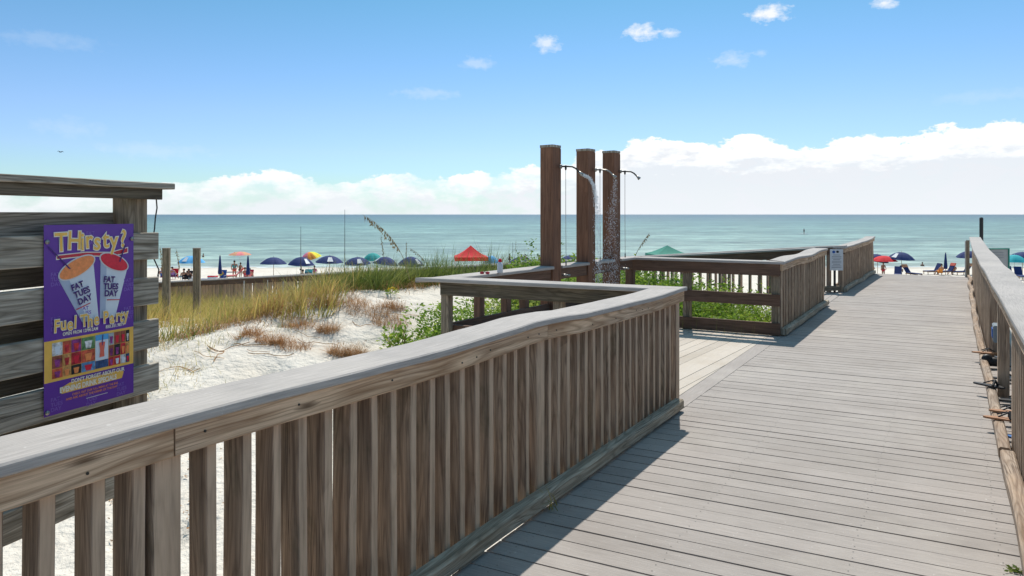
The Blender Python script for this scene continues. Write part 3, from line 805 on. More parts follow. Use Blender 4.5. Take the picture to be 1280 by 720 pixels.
def fancy(body, a, b, size, mat, layer, jit=.0, sx=1.0, adv=None, edge=.006, edgemat='cream', rots=None):
    x = a
    for i, ch in enumerate(body):
        if ch == ' ': x += size*.32*sx; continue
        rr = (rots[i % len(rots)] if rots else 0); dy = jit*(1 if i % 2 else -1)
        text(ch, x, b+dy, size, layer, edgemat, rr, edge, sx)
        text(ch, x, b+dy, size, layer+1, mat, rr, edge*.25, sx)
        x += size*sx*{'T': .56, 'H': .66, 'I': .27, 'i': .25, 'r': .40, 'R': .62, 's': .5, 'S': .56, 't': .40, 'y': .55, '?': .5, 'F': .55, 'u': .55, 'U': .63, 'e': .55, 'l': .27, 'L': .5, 'h': .56, 'P': .6, 'p': .57, 'a': .55}.get(ch, .56)
for (a, b) in ((.03, .62), (.03, .42), (.03, .06), (.40, .56), (.40, .42), (.17, .45), (.20, .80), (.36, .05), (.2, .04)):
    for k, wd in enumerate(('FAT', 'TUES', 'DAY')): text(wd, a, b-k*.022, .024, 1, 'purple_light', 0, .0005)
# red banner under the headline
flat([(.055, .715), (.20, .722), (.33, .715), (.425, .735), (.425, .705), (.33, .690), (.20, .700), (.055, .692)], 1, 'cream', 'headline_banner')
flat([(.06, .711), (.20, .718), (.33, .711), (.42, .730), (.42, .709), (.33, .695), (.20, .705), (.06, .697)], 2, 'redprint', 'headline_banner')
fancy('THirsty?', .048, .735, .118, 'gold', 3, .004, .84, edge=.006, rots=(.03, -.04, 0, .05, -.05, 0))
# cups
def cup(cx, top, bx, bot, lid, rl, rx, side):
    flat([(cx-rx*1.0, top+ (rl*rx*.9 if 1 else 0)*0 - .0), (cx+rx*1.0, top+.0), (bx+.032, bot), (bx-.032, bot)], 1, 'cup_shade', 'cup_picture')
def cup_poly(l, r, bl, br, lid_c, lid_r, lid_rot, matlid, layer=1):
    flat([l, bl, br, r], layer, 'cup', 'cup_picture')
    w = .35
    flat([l, bl, (bl[0]+(br[0]-bl[0])*w, bl[1]), (l[0]+(r[0]-l[0])*.22, l[1]+(r[1]-l[1])*.22)], layer+1, 'cup_shade', 'cup_picture')
    flat(ellp(*lid_c, lid_r[0]+.007, lid_r[1]+.006, lid_rot), layer+2, 'signwhite', 'cup_rim')
    flat(ellp(*lid_c, lid_r[0], lid_r[1], lid_rot), layer+3, matlid, 'drink_picture')
cup_poly((.068, .600), (.234, .697), (.180, .395), (.264, .400), (.154, .652), (.092, .037), .44, 'orange')
cup_poly((.274, .700), (.418, .622), (.270, .400), (.352, .395), (.346, .664), (.079, .034), -.42, 'crimson')
for (a, b, rr) in ((.128, .545, .30), (.285, .572, -.10)):
    for k, (wd, dx) in enumerate((('FAT', 0), ('TUES', .004), ('DAY', .012))):
        text(wd, a+dx+k*.034*math.sin(rr), b-k*.034, .040, 5, 'ink', rr, .0016, .86)
    flat([(a+.02, b-.085), (a+.09, b-.085+.09*math.tan(rr)*.8), (a+.09, b-.089+.09*math.tan(rr)*.8), (a+.02, b-.090)], 5, 'redprint', 'cup_underline')
for p0, p1 in (((.012, .755), (.115, .648)), ((.40, .745), (.372, .664))):
    flat([p0, (p0[0]+.007, p0[1]), (p1[0]+.006, p1[1]), (p1[0]-.002, p1[1])], 6, 'ink', 'straw_picture')
fancy('Fuel The Party', .040, .372, .080, 'gold', 6, .003, .72, edge=.0045, rots=(-.02, .05, .02, -.04))
text('OPEN FROM 12PM-2AM', .085, .347, .021, 2, 'cream', .0, .0006, .78)
text('850.351.9879', .300, .347, .021, 2, 'cream', .0, .0006, .85)
# gold band with the drink collage
flat([(0.001, .148), (PW-.001, .148), (PW-.001, .333), (.001, .333)], 1, 'gold', 'gold_band')
cols_ = []
for k, c in enumerate([(.5, .03, .04), (.03, .08, .2), (.55, .1, .05), (.12, .25, .1), (.5, .35, .35), (.25, .04, .2), (.1, .25, .45), (.6, .3, .1), (.02, .02, .02), (.35, .38, .4), (.7, .7, .65), (.3, .08, .05)]):
    cols_.append(plain('photo_print_%d' % k, c, .4, 0, .6, 45)); M['ph%d' % k] = cols_[-1]
random.seed(21)
xs_ = [.035, .085, .125, .175, .245, .315, .345, .38, .41, .432]
for i in range(len(xs_)-1):
    if i == 4: continue
    rows = [.160, .205, .262, .322]
    for j in range(3):
        flat([(xs_[i]+.001, rows[j]+.001), (xs_[i+1]-.001, rows[j]+.001), (xs_[i+1]-.001, rows[j+1]-.001), (xs_[i]+.001, rows[j+1]-.001)], 2, 'ph%d' % random.randrange(12), 'photo_print')
        a = (xs_[i]+xs_[i+1])/2; w_ = (xs_[i+1]-xs_[i])*.28; h_ = (rows[j+1]-rows[j])
        flat([(a-w_, rows[j]+h_*.7), (a-w_*.6, rows[j]+h_*.12), (a+w_*.6, rows[j]+h_*.12), (a+w_, rows[j]+h_*.7)], 3, random.choice(['crimson', 'orange', 'cup', 'ph5', 'ph0', 'ph10']), 'photo_print')
flat([(.246, .200), (.314, .200), (.314, .322), (.246, .322)], 2, 'cup', 'photo_print')
flat([(.246, .295), (.314, .295), (.314, .322), (.246, .322)], 3, 'skyblue', 'photo_print')
flat([(.264, .285), (.270, .245), (.266, .215), (.292, .215), (.290, .245), (.296, .285)], 4, 'coral', 'photo_print')
flat([(.281, .32), (.285, .32), (.282, .27), (.278, .27)], 5, 'ink', 'photo_print')
flat([(.246, .162), (.314, .162), (.314, .199), (.246, .199)], 2, 'ph1', 'photo_print')
random.seed(11)
flat([(.075, .112), (.12, .128), (.38, .130), (.40, .118), (.39, .088), (.08, .085)], 1, 'gold', 'brush_stroke')
text("DON'T FORGET ABOUT OUR", .125, .124, .024, 3, 'cream', .0, .0008, .85)
text('EVENING DRINK SPECIALS', .070, .092, .033, 3, 'cream', .0, .0014, .72)
text('CHECK OUT OUR FULL MENU AT THE BAR', .13, .066, .014, 2, 'orange', 0, .0003, .85)
text('AND ASK ABOUT THE DRINK OF THE DAY', .10, .050, .014, 2, 'orange', 0, .0003, .95)
flat([(.20, .036), (.31, .036), (.31, .034), (.20, .034)], 2, 'cream', 'thin_rule')
for (a, b) in ((.012, .775), (PW-.012, .775), (.012, .018)):
    q = pf(4)(a, b, 0); MB().tube([q, q+SN*.004], .010, 12).build('washer', M['metal'], poster, True)

# ------------------------------------------------------------------ signs, poles, timber posts
c = W(16.18, -2.5, 0)
root = thing('rules_sign', 'white sign with small lines of text beside the far left railing', 'sign', c)
sr = Vector((1, -.12, 0)).normalized(); sn = Vector((-.12, -1, 0)).normalized()
c = Vector((1046/F*0, 0, 0)); Y_ = 14.9
c = at(1045.5, Y_, 0)
wS, z0_, z1_ = .27, 1.7-70*Y_/F, 1.7-43.5*Y_/F
def sf(a, b, d): return c + sr*a + ZD*b + sn*d
MB().prism([(-wS/2, z0_), (wS/2, z0_), (wS/2, z1_), (-wS/2, z1_)], sf, .012).build('sign_panel', M['signwhite'], root)
for k in range(9):
    zz = z1_-.13-k*.034; w2 = wS*.5*(.82 if k % 3 else .6)
    MB().prism([(-w2*.9, zz), (w2*.9, zz), (w2*.9, zz+.009), (-w2*.9, zz+.009)], lambda a, b, d: sf(a, b, .0125+d), .001).build('text_line', M['greyink'], root)
MB().prism(ellp(-.06, z1_-.06, .032, .03), lambda a, b, d: sf(a, b, .0125+d), .001).build('emblem', M['blueprint'], root)
MB().prism(ellp(.02, z1_-.055, .03, .026), lambda a, b, d: sf(a, b, .0125+d), .001).build('emblem', M['black'], root)
MB().post(c-sn*.02+sr*-.03+ZD*-.1, c-sn*.02+sr*-.03+ZD*(z1_-.03), .045, .03, face=sn).build('sign_post', M['black'], root)
root = thing('threshold_rail', 'low brown timber across the start of the side ramp beneath the white sign', 'barrier', W(15.4, -2.1, 0))
MB().sweep([W(15.75, -2.7, .09), W(16.4, -2.06, .09)], .08, .10).build('beam', M['post'], root)
MB().box(W(15.9, -2.5, .02), .12, .12, .08, UD).build('foot_block', M['post'], root)
# sign back beyond right rail
Y_ = 13.2; c = at(1248.5, Y_, 0); zt_ = 1.7-43*Y_/F; zb_ = zt_-.55
root = thing('notice_board', 'grey back of a dark framed notice board beyond the right railing', 'sign', c+ZD*zb_)
xr = Vector((1, 0.1, 0)).normalized(); yn = Vector((.1, -1, 0)).normalized(); hw = .2
MB().box(c+ZD*(zt_+zb_)/2, hw*2, .015, zt_-zb_, xr).build('panel', M['signgrey'], root)
for a, b, c2, d in ((-hw, zb_, -hw, zt_), (hw, zb_, hw, zt_)):
    MB().sweep([c+xr*a+yn*.005+ZD*(b-1.2), c+xr*c2+yn*.005+ZD*(d+.01)], .028, .03, up=yn).build('frame_post', M['green'], root)
MB().sweep([c+xr*-hw+yn*.005+ZD*zt_, c+xr*hw+yn*.005+ZD*zt_], .03, .022).build('frame_bar', M['green'], root)
for k in range(3):
    MB().box(c+yn*.012+ZD*(zt_-.07-k*.05)-xr*.03, .24, .004, .006, xr).build('text_line', M['greyink'], root)
c = at(1226.7, 19.6, 0)
root = thing('marker_pole', 'slim black pole standing at the sea end of the right railing', 'pole', c+ZD*-1)
MB().tube([c+ZD*-2, c+ZD*1.585], .05, 10).build('shaft', M['black'], root)
MB().tube([c+ZD*1.585, c+ZD*1.615], [.054, .03], 10).build('pole_cap', M['darkmetal'], root)
# short square post closing the right railing
c = W(22.2, .36, 0)
root = thing('end_post', 'dark end post with a pale edge at the far end of the right railing', 'post', c)
MB().post(c+ZD*-.6, c+ZD*1.0, .07, .08, face=VD).build('post', M['post'], root)
MB().post(c+ZD*.0-VD*.054, c+ZD*.98-VD*.054, .08, .025, face=VD).build('pale_strip', M['leafw'], root)
for i, (px, Y_, top, lab) in enumerate(((208, 17.5, 310.5, 'weathered square timber post standing in the grass nearest the tall fence'), (246, 17.9, 310.5, 'weathered square timber post in the grass in front of the blue umbrella'))):
    c = at(px, Y_, 0); z_ = 1.7-(top-268)*Y_/F
    root = thing('timber_post', lab, 'post', c+ZD*ground(c.x, c.y), 'timber posts in the grass')
    MB().post(c+ZD*-2.5, c+ZD*z_, .165, .165, face=(.25, -1, 0), n=3).build('shaft', M['post'], root)
    MB().post(c+ZD*z_, c+ZD*(z_+.012), .175, .175, face=(.25, -1, 0)).build('top_plate', M['slat'], root)
for i, px in enumerate((304, 333.5, 353, 394, 431)):
    Y_ = 15+i*.6; c = at(px, Y_, 0); z_ = 1.7-((351, 350, 352, 352, 349)[i]-268)*Y_/F; zg = ground(c.x, c.y)
    o = MB().tube([c+ZD*(zg-.2), c+ZD*z_+Vector((.02, 0, 0))], [.012, .010], 6).build('garden_stake', M['leafw'])
    tag(o, 'thin pale stake in the dune grass, ' + ('leftmost of the five', 'second of five from the left', 'middle one of five', 'fourth of five from the left', 'rightmost of the five')[i], 'stake', 'pale stakes in the dune grass')

# ------------------------------------------------------------------ vegetation
def quick_mesh(name, V, FA, mat, smooth=False):
    me = bpy.data.meshes.new(name); me.from_pydata(V, [], FA); me.materials.append(mat)
    if smooth: me.polygons.foreach_set('use_smooth', [True]*len(FA))
    o = bpy.data.objects.new(name, me); COL.objects.link(o); return o
def blade(V, FA, x, y, z, h, w, ang, lean, curve=.5, seg=3):
    """a tapering grass blade that bends over"""
    dx, dy = math.cos(ang), math.sin(ang); tw = ang+math.pi/2+random.uniform(-.8, .8); px_, py_ = math.cos(tw), math.sin(tw); o = len(V)
    for i in range(seg+1):
        t = i/seg; off = lean*h*(t*.5+curve*t*t); zz = z+h*t*(1-.25*lean*t)
        ww = w*(1-t*.92)*.5
        if i < seg:
            V.append((x+dx*off-px_*ww, y+dy*off-py_*ww, zz)); V.append((x+dx*off+px_*ww, y+dy*off+py_*ww, zz))
        else: V.append((x+dx*off, y+dy*off, zz))
    for i in range(seg-1): FA.append((o+2*i, o+2*i+1, o+2*i+3, o+2*i+2))
    FA.append((o+2*seg-2, o+2*seg-1, o+2*seg))
def proj(x, y, z): return 640+F*x/y, 268+F*(1.7-z)/y
# the line below which the dune shows bare sand, as plan distance behind the ridge
def behind(X, Y):
    """signed plan distance behind the sand ridge"""
    best = 1e9; sg = 0
    for (a, b, c), (d, e, f_) in zip(RIDGE, RIDGE[1:]):
        dx, dy = d-a, e-b; t = max(0, min(1, ((X-a)*dx+(Y-b)*dy)/(dx*dx+dy*dy)))
        dist = math.hypot(X-a-dx*t, Y-b-dy*t)
        if dist < best:
            best = dist; s_ = dx*(Y-b)-dy*(X-a); sg = -1 if s_ > 0 else 1
    return best*sg
random.seed(5)
V, FA, V2, F2 = [], [], [], []
n = 0
for _ in range(34000):
    Y = random.uniform(9.5, 27); X = random.uniform(-.85, .04)*Y*.95
    v = CU*X-SU*Y; u = SU*X+CU*Y
    if v > -2.6 or (14.1 < u < 16.7): continue
    if u < 10.5 and v > -5.6: continue
    bh = behind(X, Y)
    if X < -5.5: bh = max(bh, (Y-11.4)*.45)
    if X < -5.5 and Y < 10.4: bh = -3
    if bh < -.45+1.1*noise.noise(Vector((X*.8, Y*.8, 2))): continue
    dens = .50+1.1*noise.noise(Vector((X*.55, Y*.55, 5)))
    # bare sand hollow inside the grass on the left
    if -7.6 < X < -4.6 and 12.6 < Y < 14.8: dens -= .7
    if X < -4.2: dens *= min(1, max(.12, (bh+.5)/1.9))
    if random.random() > dens: continue
    for k in range(random.choice((3, 4, 5, 6))):
        x = X+random.gauss(0, .05); y = Y+random.gauss(0, .05); z = ground(x, y, False)-.03
        hgt = random.uniform(.35, .80)*(1+.35*noise.noise(Vector((X*.4, Y*.4, 8))))
        if u > 11.5 and u < 14.1: hgt *= 1.3
        if u > 11.5 and X < -4: hgt *= .97
        hgt *= 1+.8*max(0, noise.noise(Vector((X*1.1, Y*1.1, 3))))
        if X > -3.6: hgt *= 1.02
        if Y < 12.5: hgt *= .6
        gr_ = noise.noise(Vector((X*.35, Y*.35, 11)))+ (X+4)*.08
        T = (V2, F2) if gr_ > random.uniform(0, .45) else (V, FA)
        blade(*T, x, y, z, hgt, random.uniform(.009, .019), random.gauss(.6, 1.3), random.uniform(.15, 1.15))
        n += 1
# a taller stand at the crest in front of the umbrellas
for _ in range(1500):
    px = random.choice((random.gauss(548, 9), random.gauss(520, 26), random.gauss(490, 16), random.gauss(470, 40))); Y = random.uniform(14.6, 17.5)
    x = (px-640)/F*Y; z = ground(x, Y, False)-.05
    if px > 572: continue
    blade(V2, F2, x, Y, z, random.uniform(.55, .98), random.uniform(.010, .018), random.gauss(.6, 1.4), random.uniform(.05, .5))
tag(quick_mesh('dune_grass', V, FA, M['grass']), 'straw coloured and olive dune grass behind the sand ridge', 'grass', kind='stuff')
tag(quick_mesh('green_grass', V2, F2, M['greengrass']), 'greener dune grass mixed into the straw coloured grass', 'grass', kind='stuff')
# sparse tufts on the open sand at the left
V, FA = [], []
for (px, py, num, hh) in ((215, 405, 70, .4), (228, 420, 60, .35), (205, 440, 60, .35), (240, 440, 40, .3), (262, 395, 60, .4), (278, 425, 30, .28), (214, 465, 40, .28), (250, 455, 26, .25), (300, 445, 20, .2), (312, 470, 16, .15), (236, 480, 26, .2), (330, 420, 30, .25), (205, 480, 30, .25), (268, 462, 14, .15)):
    z = -.55; Y = (1.7-z)*F/(py-268)
    for _ in range(3):
        X = (px-640)/F*Y; z = ground(X, Y, False); Y = (1.7-z)*F/(py-268)
    for k in range(num):
        x = X+random.gauss(0, .16); y = Y+random.gauss(0, .16)
        blade(V, FA, x, y, ground(x, y, False)-.02, random.uniform(.4, 1)*hh, .007, random.uniform(0, 6.28), random.uniform(.3, 1.3))
tag(quick_mesh('sparse_grass', V, FA, M['grass']), 'thin scattered straw tufts on the open white sand', 'grass', kind='stuff')

# ground-creeping brown plants on the ridge
def dry_clump(px, py, size, lab, mat='dry', n_=330, hh=.26):
    z = 0; Y = 11
    for _ in range(6):
        Y = (1.7-z)*F/(py-268); X = (px-640)/F*Y; z = .5*z+.5*ground(X, Y, False)
    V, FA = [], []
    for k in range(n_):
        a = random.uniform(0, 6.28); r = size*math.sqrt(random.random()); x = X+r*math.cos(a); y = Y+r*math.sin(a)*.7
        blade(V, FA, x, y, ground(x, y, True)-.02, hh*random.uniform(.3, 1), .0065, random.uniform(0, 6.28), random.uniform(.2, 1.6), .8)
    for k in range(n_//4):
        a = random.uniform(0, 6.28); r = size*math.sqrt(random.random()); q = Vector((X+r*math.cos(a), Y+r*math.sin(a)*.7, 0)); q.z = ground(q.x, q.y, True)+random.uniform(0, hh*.7)
        o = len(V); s_ = random.uniform(.004, .010)
        for _j in range(3): V.append(tuple(q+Vector((random.gauss(0, s_), random.gauss(0, s_), random.gauss(0, s_)))))
        FA.append((o, o+1, o+2))
    o = quick_mesh('dry_plant', V, FA, M[mat]); o.location = (0, 0, 0)
    return tag(o, lab, 'dry plant', 'dry brown plants on the sand ridge')
dl = [(372, 408, .26, 'dry brown plant clump in the middle of the white sand ridge'), (362, 432, .3, 'brown clump just below the middle of the sand ridge'), (338, 428, .22, 'small brown clump left of the middle of the sand ridge'),
      (410, 412, .18, 'reddish brown clump right of the middle of the ridge'), (436, 378, .34, 'wide brown clump near the top of the ridge'), (460, 388, .36, 'largest brown clump on the right part of the ridge'),
      (486, 402, .30, 'brown clump beside the leafy green plants at the ridge'), (425, 440, .16, 'tiny brown clump low on the sand nearest the railing cap'), (312, 418, .2, 'leftmost brown clump on the ridge flank'),
      (446, 440, .15, 'tiny brown clump right of the other low one near the cap'), (492, 386, .2, 'brown clump highest on the right of the ridge'), (404, 382, .24, 'brown clump on the ridge edge where the grass begins')]
for a in dl: dry_clump(*a)
# brown fringe where the grass meets the ridge
V, FA = [], []
for _ in range(3800):
    i = random.randrange(len(RIDGE)-1); t = random.random(); a, b = RIDGE[i], RIDGE[i+1]
    x = a[0]+(b[0]-a[0])*t+random.gauss(0, .28); y = a[1]+(b[1]-a[1])*t+random.gauss(0, .22)+.1
    if CU*x-SU*y > -5.5: continue
    blade(V, FA, x, y, ground(x, y, False)-.02, random.uniform(.08, .26), .009, random.uniform(0, 6.28), random.uniform(.3, 1.6), .8)
tag(quick_mesh('brown_fringe', V, FA, M['dry']), 'low brown dried growth along the crest of the sand ridge', 'ground cover', kind='stuff')

def leafy(V, FA, c, h, spread, n_, ls, upright=.7):
    for k in range(n_):
        t = random.random(); a = random.uniform(0, 6.28); r = spread*math.sqrt(random.random())*(.4+.6*math.sin(math.pi*min(1, t*.8+.15)))
        q = Vector((c.x+r*math.cos(a), c.y+r*math.sin(a), c.z+h*t))
        d = Vector((math.cos(a), math.sin(a), random.uniform(-.2, 1.3)*upright)).normalized()
        sd = d.cross(Vector((random.gauss(0, 1), random.gauss(0, 1), random.gauss(0, 1)))).normalized()
        l = ls*random.uniform(.6, 1.4); w_ = l*.24; o = len(V)
        for p_ in (q, q+d*l*.45+sd*w_, q+d*l, q+d*l*.45-sd*w_): V.append(tuple(p_))
        FA.append((o, o+1, o+2, o+3))
def shrub(c, h, spread, n_, ls, lab, group, stems=7, mat='leaf'):
    root = thing('leafy_plant', lab, 'plant', c, group)
    V, FA = [], []; mb = MB()
    for k in range(stems):
        a = random.uniform(0, 6.28); r = spread*random.uniform(.1, .8); tip = c+Vector((r*math.cos(a), r*math.sin(a), h*random.uniform(.6, 1)))
        mid = c.lerp(tip, .5)+Vector((random.gauss(0, .03), random.gauss(0, .03), 0))
        mb.tube([c-ZD*.05, mid, tip], [.008, .006, .003], 5)
        for j in range(n_//stems):
            t = random.uniform(.2, 1); q = (c.lerp(mid, t*2) if t < .5 else mid.lerp(tip, t*2-1))+Vector((random.gauss(0, .02), random.gauss(0, .02), 0))
            leafy(V, FA, q, .01, .04, 1, ls*1.3)
    o = quick_mesh('foliage', V, FA, M[mat]); o.parent = root; o.matrix_parent_inverse = world_of(root).inverted()
    mb.build('stem', M['dry'], root)
def gpt(px, py, z0=0.0):
    z = z0; Y = 9
    for _ in range(8):
        Y = (1.7-z)*F/(py-268); X = (px-640)/F*Y; z = .5*z+.5*ground(X, Y, False)
    return Vector((X, Y, z))
for (px, Y, h, sp, n_, lab) in ((512, 8.6, .62, .30, 420, 'bright green leafy plant against the sand, nearest the rail corner post'), (486, 8.3, .42, .28, 260, 'lower green plant left of the brightest one by the rail corner'), (534, 9.3, .55, .25, 240, 'pale green plant just left of the rail corner post'), (462, 8.4, .34, .2, 130, 'thin leafy sprig leftmost beside the railing cap'), (500, 9.6, .5, .25, 200, 'yellowish leafy plant behind the bright green one')):
    c = at(px, Y); c.z = ground(c.x, c.y, False)
    shrub(c, h, sp, n_, .055, lab, 'leafy plants in front of the sand ridge')
# flower patch
c = gpt(490, 368, .3)
root = thing('yellow_flowers', 'small patch of yellow flowers at the top of the sand ridge', 'flowers', c)
V, FA = [], []; leafy(V, FA, c, .10, .11, 80, .04); o = quick_mesh('foliage', V, FA, M['leaf']); o.parent = root; o.matrix_parent_inverse = world_of(root).inverted()
V, FA = [], []; leafy(V, FA, c+ZD*.07, .05, .10, 60, .028); o = quick_mesh('petals', V, FA, M['flower']); o.parent = root; o.matrix_parent_inverse = world_of(root).inverted()
# bushes seen through and beyond the dark rail
V, FA = [], []
for _ in range(620):
    u = random.uniform(10.4, 13.6); v = random.uniform(-7.2, -2.3)
    q = W(u, v); q.z = ground(q.x, q.y, False)-.05
    leafy(V, FA, q, random.uniform(.40, .92)+.15*noise.noise(q), .24, 80, .07)
for _ in range(150):
    u = random.uniform(11.6, 13.6); v = random.uniform(-9.5, -6.0)
    q = W(u, v); q.z = ground(q.x, q.y, False)-.05
    if behind(q.x, q.y) < -3.5: continue
    leafy(V, FA, q, random.uniform(.15, .42), .22, 55, .05)
for _ in range(90):          # low growth between platform and ridge
    u = random.uniform(7.2, 10.4); v = random.uniform(-6.9, -5.0)
    q = W(u, v); q.z = ground(q.x, q.y, False)-.05
    leafy(V, FA, q, random.uniform(.25, .65), .2, 120, .06)
for _ in range(95):
    u = random.uniform(10.5, 13.5); v = random.uniform(-7.5, -2.4)
    q = W(u, v); q.z = ground(q.x, q.y, False)-.05
    leafy(V, FA, q, random.uniform(.85, 1.25), .07, 60, .065)
tag(quick_mesh('green_undergrowth', V, FA, M['leaf']), 'bright green leafy undergrowth beyond the dark rail and around the shower platform', 'bushes', kind='stuff')
V, FA = [], []
for _ in range(5200):
    u = random.uniform(9.6, 13.8); v = random.uniform(-6.3, -2.3); q = W(u, v)
    blade(V, FA, q.x, q.y, ground(q.x, q.y, False)-.05, random.uniform(.5, 1.05), .010, random.gauss(.6, 1.4), random.uniform(.1, .6))
tag(quick_mesh('tall_green_grass', V, FA, M['greengrass']), 'tall green grass standing among the undergrowth by the ramp', 'grass', kind='stuff')

def sea_oat(base, tip, bend, lab, seeds=26, sz=.05, droop=.12, start=.45):
    root = thing('sea_oat', lab, 'sea oat', base, 'sea oat stalks')
    base, tip = Vector(base), Vector(tip); pts = []
    ctrl = base.lerp(tip, .5)+Vector(bend)
    for i in range(13):
        t = i/12; pts.append(base*(1-t)**2+ctrl*2*t*(1-t)+tip*t*t)
    MB().tube(pts, [.006-.004*i/12 for i in range(13)], 5).build('stalk', M['oat'], root)
    V, FA = [], []
    for k in range(seeds):
        t = start+(1-start)*k/seeds; q = base*(1-t)**2+ctrl*2*t*(1-t)+tip*t*t
        for j in range(4):
            d = Vector((random.gauss(.1, .35), random.gauss(0, .35), -1)).normalized(); l = sz*random.uniform(.6, 1.2)
            s_ = d.cross(Vector((random.gauss(0, 1), random.gauss(0, 1), .1))).normalized()*l*.2
            q2 = q+d*droop*random.uniform(0, .7); o = len(V)
            for p_ in (q2, q2+d*l*.5+s_, q2+d*l, q2+d*l*.5-s_): V.append(tuple(p_))
            FA.append((o, o+1, o+2, o+3))
    o = quick_mesh('seed_head', V, FA, M['oat']); o.parent = root; o.matrix_parent_inverse = world_of(root).inverted()
def zy(y, Y): return 1.7-(y-268)*Y/F
def P2(px, py, Y): return at(px, Y, zy(py, Y))
sea_oat(P2(512, 350, 13), P2(453, 268, 13), (.30, 0, .22), 'tall arching sea oat stalk whose seed head crosses the horizon', 30, .07, .12, .40)
sea_oat(P2(507, 350, 14), P2(508, 302, 14), (0, 0, 0), 'straight sea oat stalk just right of the tall arching one', 14, .035, .02, .5)
sea_oat(P2(482, 350, 13.5), P2(476, 294, 13.5), (.02, 0, 0), 'thin upright sea oat under the arching seed head', 12, .04, .03, .6)
sea_oat(P2(540, 345, 14.5), P2(512, 310, 14.5), (.1, 0, .12), 'small sea oat bending left over the navy umbrella', 12, .04, .03, .5)
sea_oat(P2(792, 325, 11.6), P2(812, 291, 11.6), (-.05, 0, 0), 'sea oat leaning right beside the shower posts', 12, .04, .03, .45)
sea_oat(P2(203, 350, 16), P2(200, 308, 16), (.02, 0, 0), 'sea oat beside the tall fence end', 14, .05, .03, .4)
sea_oat(P2(226, 350, 16.5), P2(220, 311, 16.5), (.02, 0, 0), 'sea oat between the two timber posts', 14, .05, .03, .4)
sea_oat(P2(640, 350, 15), P2(645, 300, 15), (.02, 0, 0), 'thin bare stalk rising behind the bottle', 6, .02, .01, .7)
# runners and dead stems lying on the sand
mb = MB()
for _ in range(46):
    px = random.uniform(215, 540); py = random.uniform(385, 470)
    if py > 500-.3*(px-200): continue
    q = gpt(px, py, 0); a = random.uniform(-.6, .6)+random.choice((0, math.pi)); pts = []
    for k in range(random.randint(5, 11)):
        pts.append(Vector((q.x, q.y, ground(q.x, q.y)+.012+random.uniform(0, .02)))); a += random.gauss(0, .35)
        q = q+Vector((math.cos(a)*.09, math.sin(a)*.09, 0))
    if max(abs(a_.z-b_.z) for a_, b_ in zip(pts, pts[1:])) < .05: mb.tube(pts, random.uniform(.003, .007), 5)
tag(mb.build('dead_runners', M['dry']), 'dead brown runners and stems lying across the white sand', kind='stuff')
# leaf debris on the sand under the fence
V, FA = [], []
for _ in range(2500):
    x = random.uniform(-6, -1.2); y = random.uniform(1.5, 8)
    if CU*x-SU*y > -2.6: continue
    if noise.noise(Vector((x*.8, y*.8, 2))) < -.02: continue
    z = ground(x, y); o = len(V); s_ = random.uniform(.01, .04)
    a = random.uniform(0, 6.28)
    for d_ in ((0, 0), (s_, s_*.2), (s_*1.2, 0), (s_*.9, -s_*.2)):
        V.append((x+d_[0]*math.cos(a)-d_[1]*math.sin(a), y+d_[0]*math.sin(a)+d_[1]*math.cos(a), z+.008+random.uniform(0, .012)))
    FA.append((o, o+1, o+2, o+3))
tag(quick_mesh('leaf_litter', V, FA, M['dry']), 'brown leaf litter on the sand below the fence', 'litter', kind='stuff')

# ------------------------------------------------------------------ shoes at the opening
def shoe(u, v, rz, mat, lab, kind='sandal', L_=.27, z=.035, strap='black', pitch=0.0):
    c = W(u, v, z); root = thing('flip_flop' if kind == 'flip' else 'sneaker' if kind == 'sneaker' else 'sandal', lab, 'shoe', c, 'shoes left at the railing opening')
    d = (VD*math.cos(rz)+UD*math.sin(rz)); s_ = Vector((-d.y, d.x, 0)); N_ = 22
    poly = []
    for i in range(N_):
        t = 2*math.pi*i/N_; x = math.cos(t)*L_/2; wd = .045+.012*math.cos(t-.3)-.010*math.exp(-((x+.02)/.05)**2)
        poly.append((x, math.sin(t)*wd))
    mb = MB(); o_ = 0
    mb.prism(poly, lambda a, b, dd_: c+d*a+s_*b+ZD*(dd_+a*pitch+.01*max(0, a/L_)**2), .014); mb.build('sole', M[mat], root)
    if kind in ('flip', 'sandal'):
        pts = [c+d*.09+ZD*(.03+.09*pitch), c+d*.03+s_*.02+ZD*(.06), c-d*.03+s_*.042+ZD*.03]
        pts2 = [c+d*.09+ZD*(.03+.09*pitch), c+d*.03-s_*.02+ZD*(.06), c-d*.03-s_*.042+ZD*.03]
        MB().tube(pts, .006, 6).tube(pts2, .006, 6).build('strap', M[strap], root)
        if kind == 'sandal':
            MB().tube([c+d*.05+s_*.045+ZD*.02, c+d*.05+ZD*.065, c+d*.05-s_*.045+ZD*.02], .012, 6).build('strap', M[strap], root)
    else:
        mb = MB(); Rm = Matrix(((d.x, s_.x, 0), (d.y, s_.y, 0), (0, 0, 1)))
        mb.ell(c+ZD*.045-d*.01, L_*.46, .045, .05, 14, 8, Rm); mb.ell(c+ZD*.075-d*.075, .055, .04, .05, 12, 7, Rm)
        mb.build('upper', M[strap], root, True)
        MB().tube([c+d*.06+s_*.02+ZD*.09, c+d*.03-s_*.02+ZD*.10, c+d*.0+s_*.02+ZD*.105], .004, 5).build('lace', M['signwhite'], root)
shoe(6.55, .33, .05, 'tan_leather', 'tan flat sandal sticking out over the walk, nearest of the shoes', 'sandal', .25, .098)
shoe(6.80, .37, .12, 'tan_leather', 'second tan sandal with black strap just behind the nearest one', 'sandal', .24, .098)
shoe(6.28, .46, -.35, 'blueshoe', 'blue flip flop lying behind the tan sandals', 'flip', .27, .03, 'signwhite')
shoe(6.05, .44, 0, 'black', 'black flat sole lying nearest the pickets', 'flip', .2, .02)
